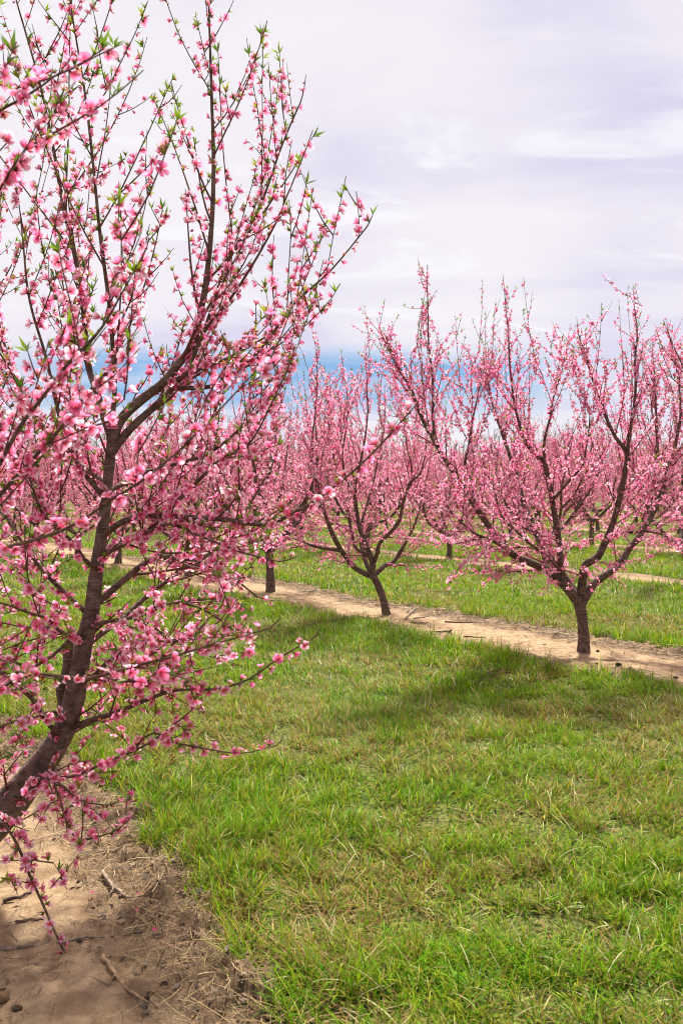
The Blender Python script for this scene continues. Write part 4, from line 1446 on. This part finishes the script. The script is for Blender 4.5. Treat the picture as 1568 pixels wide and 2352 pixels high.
# ------------------------------------------------------------------ twigs, clods, petals on the soil
def surf(x, y):
    return float(max(soil_z(np.array([x]), np.array([y]))[0], ground_z(np.array([x]), np.array([y]))[0]))


def twig(label, vpts, r0, r1, col, forks=(), lift=0.0, seed=0):
    rng = np.random.default_rng(seed)
    P = []
    for i, v in enumerate(vpts):
        g = on_ground(*v)
        g[2] = surf(g[0], g[1]) + r0 * 0.9 + lift * (i % 2)
        P.append(g)
    base = P[0].copy()
    q, r = resample(np.array(P) - base, np.linspace(r0, r1, len(P)), 0.02)
    q = q + rng.normal(0, r0 * 0.25, q.shape)
    root = obj('fallen_twig', None, None, tuple(base), label=label, category='twig', group='fallen twigs on the bare soil')
    a = Acc(); tube(a, q, r, 6, col, 0, True, 0.3, rng)
    obj('stem', a.mesh('stem', M_BARK, True), root)
    for (j, v) in forks:
        g = on_ground(*v); g[2] = surf(g[0], g[1]) + r0 * 0.6
        s = np.array(P[j]) - base
        e_ = g - base
        m = (s + e_) / 2 + rng.normal(0, 0.01, 3); m[2] = max(m[2], 0.004)
        q2, r2 = resample([s, m, e_], [r1 * 1.1, r1, r1 * 0.6], 0.02)
        a = Acc(); tube(a, q2, r2, 5, col, 0, True, 0.3, rng)
        obj('side_twig', a.mesh('side_twig', M_BARK, True), root)


GREY = np.array((0.27, 0.21, 0.16)); DARK = np.array((0.07, 0.045, 0.03)); TAN = np.array((0.33, 0.22, 0.12))
c3 = lambda x, y: (0.4998 * x, 1442 + 0.4998 * y)
z2 = lambda x, y: (783.7 + 0.24 * x, 1316.6 + 0.24 * y)
twig('forked grey twig lying where the near soil meets the grass', [c3(470, 1130), c3(520, 1195), c3(600, 1240), c3(720, 1275)], 0.009, 0.004, GREY, [(1, c3(488, 1245))], 0.004, 1)
twig('long straight grey twig lying across the near soil', [c3(-60, 1495), c3(120, 1472), c3(280, 1445), c3(400, 1436), c3(530, 1430)], 0.006, 0.003, GREY * 0.95, [], 0.0, 2)
twig('crooked tan twig pointing down towards the two dark clods', [c3(470, 1515), c3(530, 1610), c3(600, 1680), c3(690, 1755)], 0.008, 0.003, TAN, [(1, c3(500, 1660))], 0.0, 3)
twig('short brown twig beside the hanging shoot on near soil', [c3(75, 1360), c3(140, 1356), c3(200, 1345)], 0.006, 0.004, DARK * 1.8, [], 0.0, 4)
twig('dark curved twig at the top of the near soil', [c3(20, 1262), c3(90, 1245), c3(150, 1222)], 0.008, 0.004, DARK, [], 0.004, 5)
twig('pale forked twig beside the leaning trunk', [z2(610, 450), z2(660, 398), z2(740, 340), z2(800, 310)], 0.012, 0.005, GREY * 1.1, [(1, z2(665, 320)), (2, z2(690, 385))], 0.02, 6)
twig('thin dark twig in front of the pale forked one', [z2(690, 440), z2(760, 432), z2(830, 420)], 0.008, 0.005, DARK * 1.5, [], 0.0, 7)
twig('short hooked twig in front of the leaning trunk', [z2(660, 470), z2(750, 488), z2(830, 480)], 0.009, 0.005, DARK * 1.3, [(1, z2(770, 460))], 0.0, 8)
twig('dark stick half under the grass edge between two trees', [z2(870, 592), z2(960, 588), z2(1055, 594)], 0.014, 0.010, DARK, [], 0.0, 9)
twig('long dark stick lying mid strip between two trees', [z2(1060, 605), z2(1200, 622), z2(1380, 640)], 0.010, 0.006, DARK, [], 0.0, 10)
twig('long brown stick nearer the far grass between two trees', [z2(990, 475), z2(1150, 478), z2(1340, 490)], 0.010, 0.006, DARK * 1.4, [], 0.0, 11)


def ico(sub):
    import bmesh
    bm = bmesh.new()
    bmesh.ops.create_icosphere(bm, subdivisions=sub, radius=1.0)
    V = np.array([v.co[:] for v in bm.verts]); F = np.array([[v.index for v in f.verts] for f in bm.faces])
    bm.free()
    return V, F


ICO = ico(3)


def clod(label, v, r_px, mat, seed, flat=0.75):
    g = on_ground(*v)
    r = r_px * g[1] / FPX
    V, F = ICO
    rng = np.random.default_rng(seed)
    o_ = rng.uniform(0, 50, 3)
    d = 1 + 0.55 * (fbm(V[:, 0] * 1.6 + o_[0] + V[:, 2], V[:, 1] * 1.6 + o_[1], seed, 3) - 0.5) + 0.35 * (vnoise(V[:, 0] * 5 + 2 * V[:, 2] + o_[2], V[:, 1] * 5 - 3 * V[:, 2], seed + 3) - 0.5)
    W = V * d[:, None] * r * np.array((1.1, 0.95, flat))
    W[:, 2] += r * flat * 0.55
    o = obj('soil_clod', make_mesh('soil_clod', W, F, mat, np.zeros((len(W), 3)), None, False), None, (g[0], g[1], surf(g[0], g[1]) - 0.004))
    o['label'] = label; o['category'] = 'clod'; o['group'] = 'clods of earth on the bare soil'


c5 = lambda x, y: (x / 2.501, 2037.6 + y / 2.501)
z1 = lambda x, y: (1128.5 + 0.28 * x, 1285.3 + 0.28 * y)
clod('round dark clod nearest the bottom of the near soil', c5(860, 655), 10, M_CLOD, 1)
clod('dark clod just above the lowest round one', c5(943, 567), 8.5, M_CLOD, 2)
clod('flat dark clod close to the left bottom corner', c5(100, 702), 12, M_CLOD, 3, 0.5)
clod('large brown lump cut off by the left edge', c5(8, 650), 18, M_CLODL, 4)
clod('small black clod at the long straight grey twig', c5(352, 306), 7, M_CLOD, 5)
clod('small black clod right above the long grey twig', c5(458, 322), 7, M_CLOD, 6, 0.5)
clod('crumbled dark clod near the grass edge', c5(955, 385), 14, M_CLOD, 7, 0.5)
clod('brown crumbly lump beside the crumbled dark clod', c5(1060, 445), 14, M_CLODL, 8, 0.5)
clod('dark clod among straw higher on the near soil', c3(365, 1150), 8, M_CLOD, 9, 0.6)
clod('small clod left of the upright trunk', z1(433, 712), 3.2, M_CLODL, 11)
clod('dark clod at the right foot of the upright trunk', z1(870, 762), 5, M_CLOD, 12)
clod('brown clod left behind the upright trunk', z1(636, 688), 4.5, M_CLODL, 13, 0.5)
clod('dark clod in front of the upright trunk', z1(862, 866), 4.5, M_CLOD, 14)
clod('dark clod on the grass edge below the upright trunk', z1(1040, 898), 6.5, M_CLOD, 15, 0.6)
clod('wide dark clod sunk in the grass edge', z1(1105, 935), 7, M_CLOD, 16, 0.5)
clod('lone dark clod near the right edge of the strip', z1(1510, 1003), 5.5, M_CLOD, 17, 0.6)
clod('tiny clod above the lone dark one', z1(1475, 908), 3.5, M_CLODL, 18, 0.6)


def fallen_petal(v, seed, lab):
    rng = np.random.default_rng(seed)
    g = on_ground(*v)
    n = 7
    V = [(0, 0, 0.002)]
    for k in range(n):
        a = 2 * math.pi * k / n
        V.append((0.011 * math.cos(a), 0.007 * math.sin(a), 0.004 + 0.004 * math.cos(2 * a) ** 2))
    F = [(0, 1 + k, 1 + (k + 1) % n) for k in range(n)]
    C = np.tile(np.array((0.72, 0.10, 0.28)), (len(V), 1))
    o = obj('fallen_petal', make_mesh('fallen_petal', np.array(V), np.array(F), M_PETAL, C), None, (g[0], g[1], surf(g[0], g[1]) + 0.012))
    o.rotation_euler = (rng.uniform(-.3, .3), rng.uniform(-.3, .3), rng.uniform(0, 6))
    o['label'] = lab; o['category'] = 'petal'; o['group'] = 'fallen pink petals'


fallen_petal(c3(424, 1228), 1, 'fallen pink petal left of the forked grey twig')
fallen_petal(c3(636, 1237), 2, 'fallen pink petal just above the forked grey twig')
fallen_petal(c3(630, 1346), 3, 'fallen pink petal below the forked grey twig')
fallen_petal(c3(712, 1420), 4, 'fallen pink petal close to the crumbled dark clod')
fallen_petal(c3(772, 1497), 5, 'fallen pink petal lying on the crumbled dark clod')


# ------------------------------------------------------------------ bare wood beyond the orchard
def build_woods():
    rng = np.random.default_rng(97)
    A, B, R0, R1, CC = [], [], [], [], []
    pal = np.array([(0.15, 0.13, 0.13), (0.20, 0.17, 0.165), (0.11, 0.095, 0.10)])
    for i in range(230):
        Y = rng.uniform(170, 215)
        X = rng.uniform(-0.55, 0.55) * Y
        H = rng.uniform(8.0, 13.0) * (0.85 + 0.3 * float(vnoise(np.array([X * 0.05]), np.array([0.0]), 5)[0]))
        col = pal[rng.integers(3)] * rng.uniform(0.8, 1.2)
        foot = np.array((X, Y, -0.2)); head = np.array((X + rng.normal(0, .6), Y, H * 0.92))
        n = 22
        f = rng.uniform(0.25, 0.95, n)[:, None]
        s = foot + (head - foot) * f
        az = rng.uniform(0, 6.28, n)
        L = H * rng.uniform(0.15, 0.38, (n, 1)) * (1.2 - f)
        d = unit(np.stack([np.cos(az), np.sin(az), rng.uniform(0.5, 1.4, n)], -1))
        e_ = s + d * L
        A += [foot[None], s]; B += [head[None], e_]
        R0 += [np.array([0.22]), np.full(n, 0.06)]; R1 += [np.array([0.05]), np.full(n, 0.03)]
        for _k in range(2):
            d2 = d + rng.normal(0, 0.5, (n, 3)); d2[:, 2] = np.abs(d2[:, 2])
            m = s + (e_ - s) * rng.uniform(0.3, 0.9, (n, 1))
            A.append(m); B.append(m + d2 * L * 0.5); R0.append(np.full(n, 0.04)); R1.append(np.full(n, 0.02))
        CC.append(np.tile(col, (1 + 3 * n, 1)))
    A, B, R0, R1, CC = (np.concatenate(q) for q in (A, B, R0, R1, CC))
    t = unit(B - A)
    a = unit(np.cross(t, np.array((0.3, 0.9, 0.2)))); b = np.cross(t, a)
    V = []
    for P, R in ((A, R0), (B, R1)):
        for k in range(3):
            c, s_ = math.cos(2.094 * k), math.sin(2.094 * k)
            V.append(P + (a * c + b * s_) * R[:, None])
    V = np.stack(V, 1)
    F = np.array([(0, 1, 4), (0, 4, 3), (1, 2, 5), (1, 5, 4), (2, 0, 3), (2, 3, 5)])[None] + (np.arange(len(A)) * 6)[:, None, None]
    acc = Acc(); acc.add(V.reshape(-1, 3), F.reshape(-1, 3), np.repeat(CC, 6, axis=0))
    o = obj('distant_woods', acc.mesh('distant_woods', M_TWIG))
    o['kind'] = 'stuff'; o['category'] = 'woods'; o['label'] = 'leafless grey wood along the horizon behind the orchard'


build_woods()
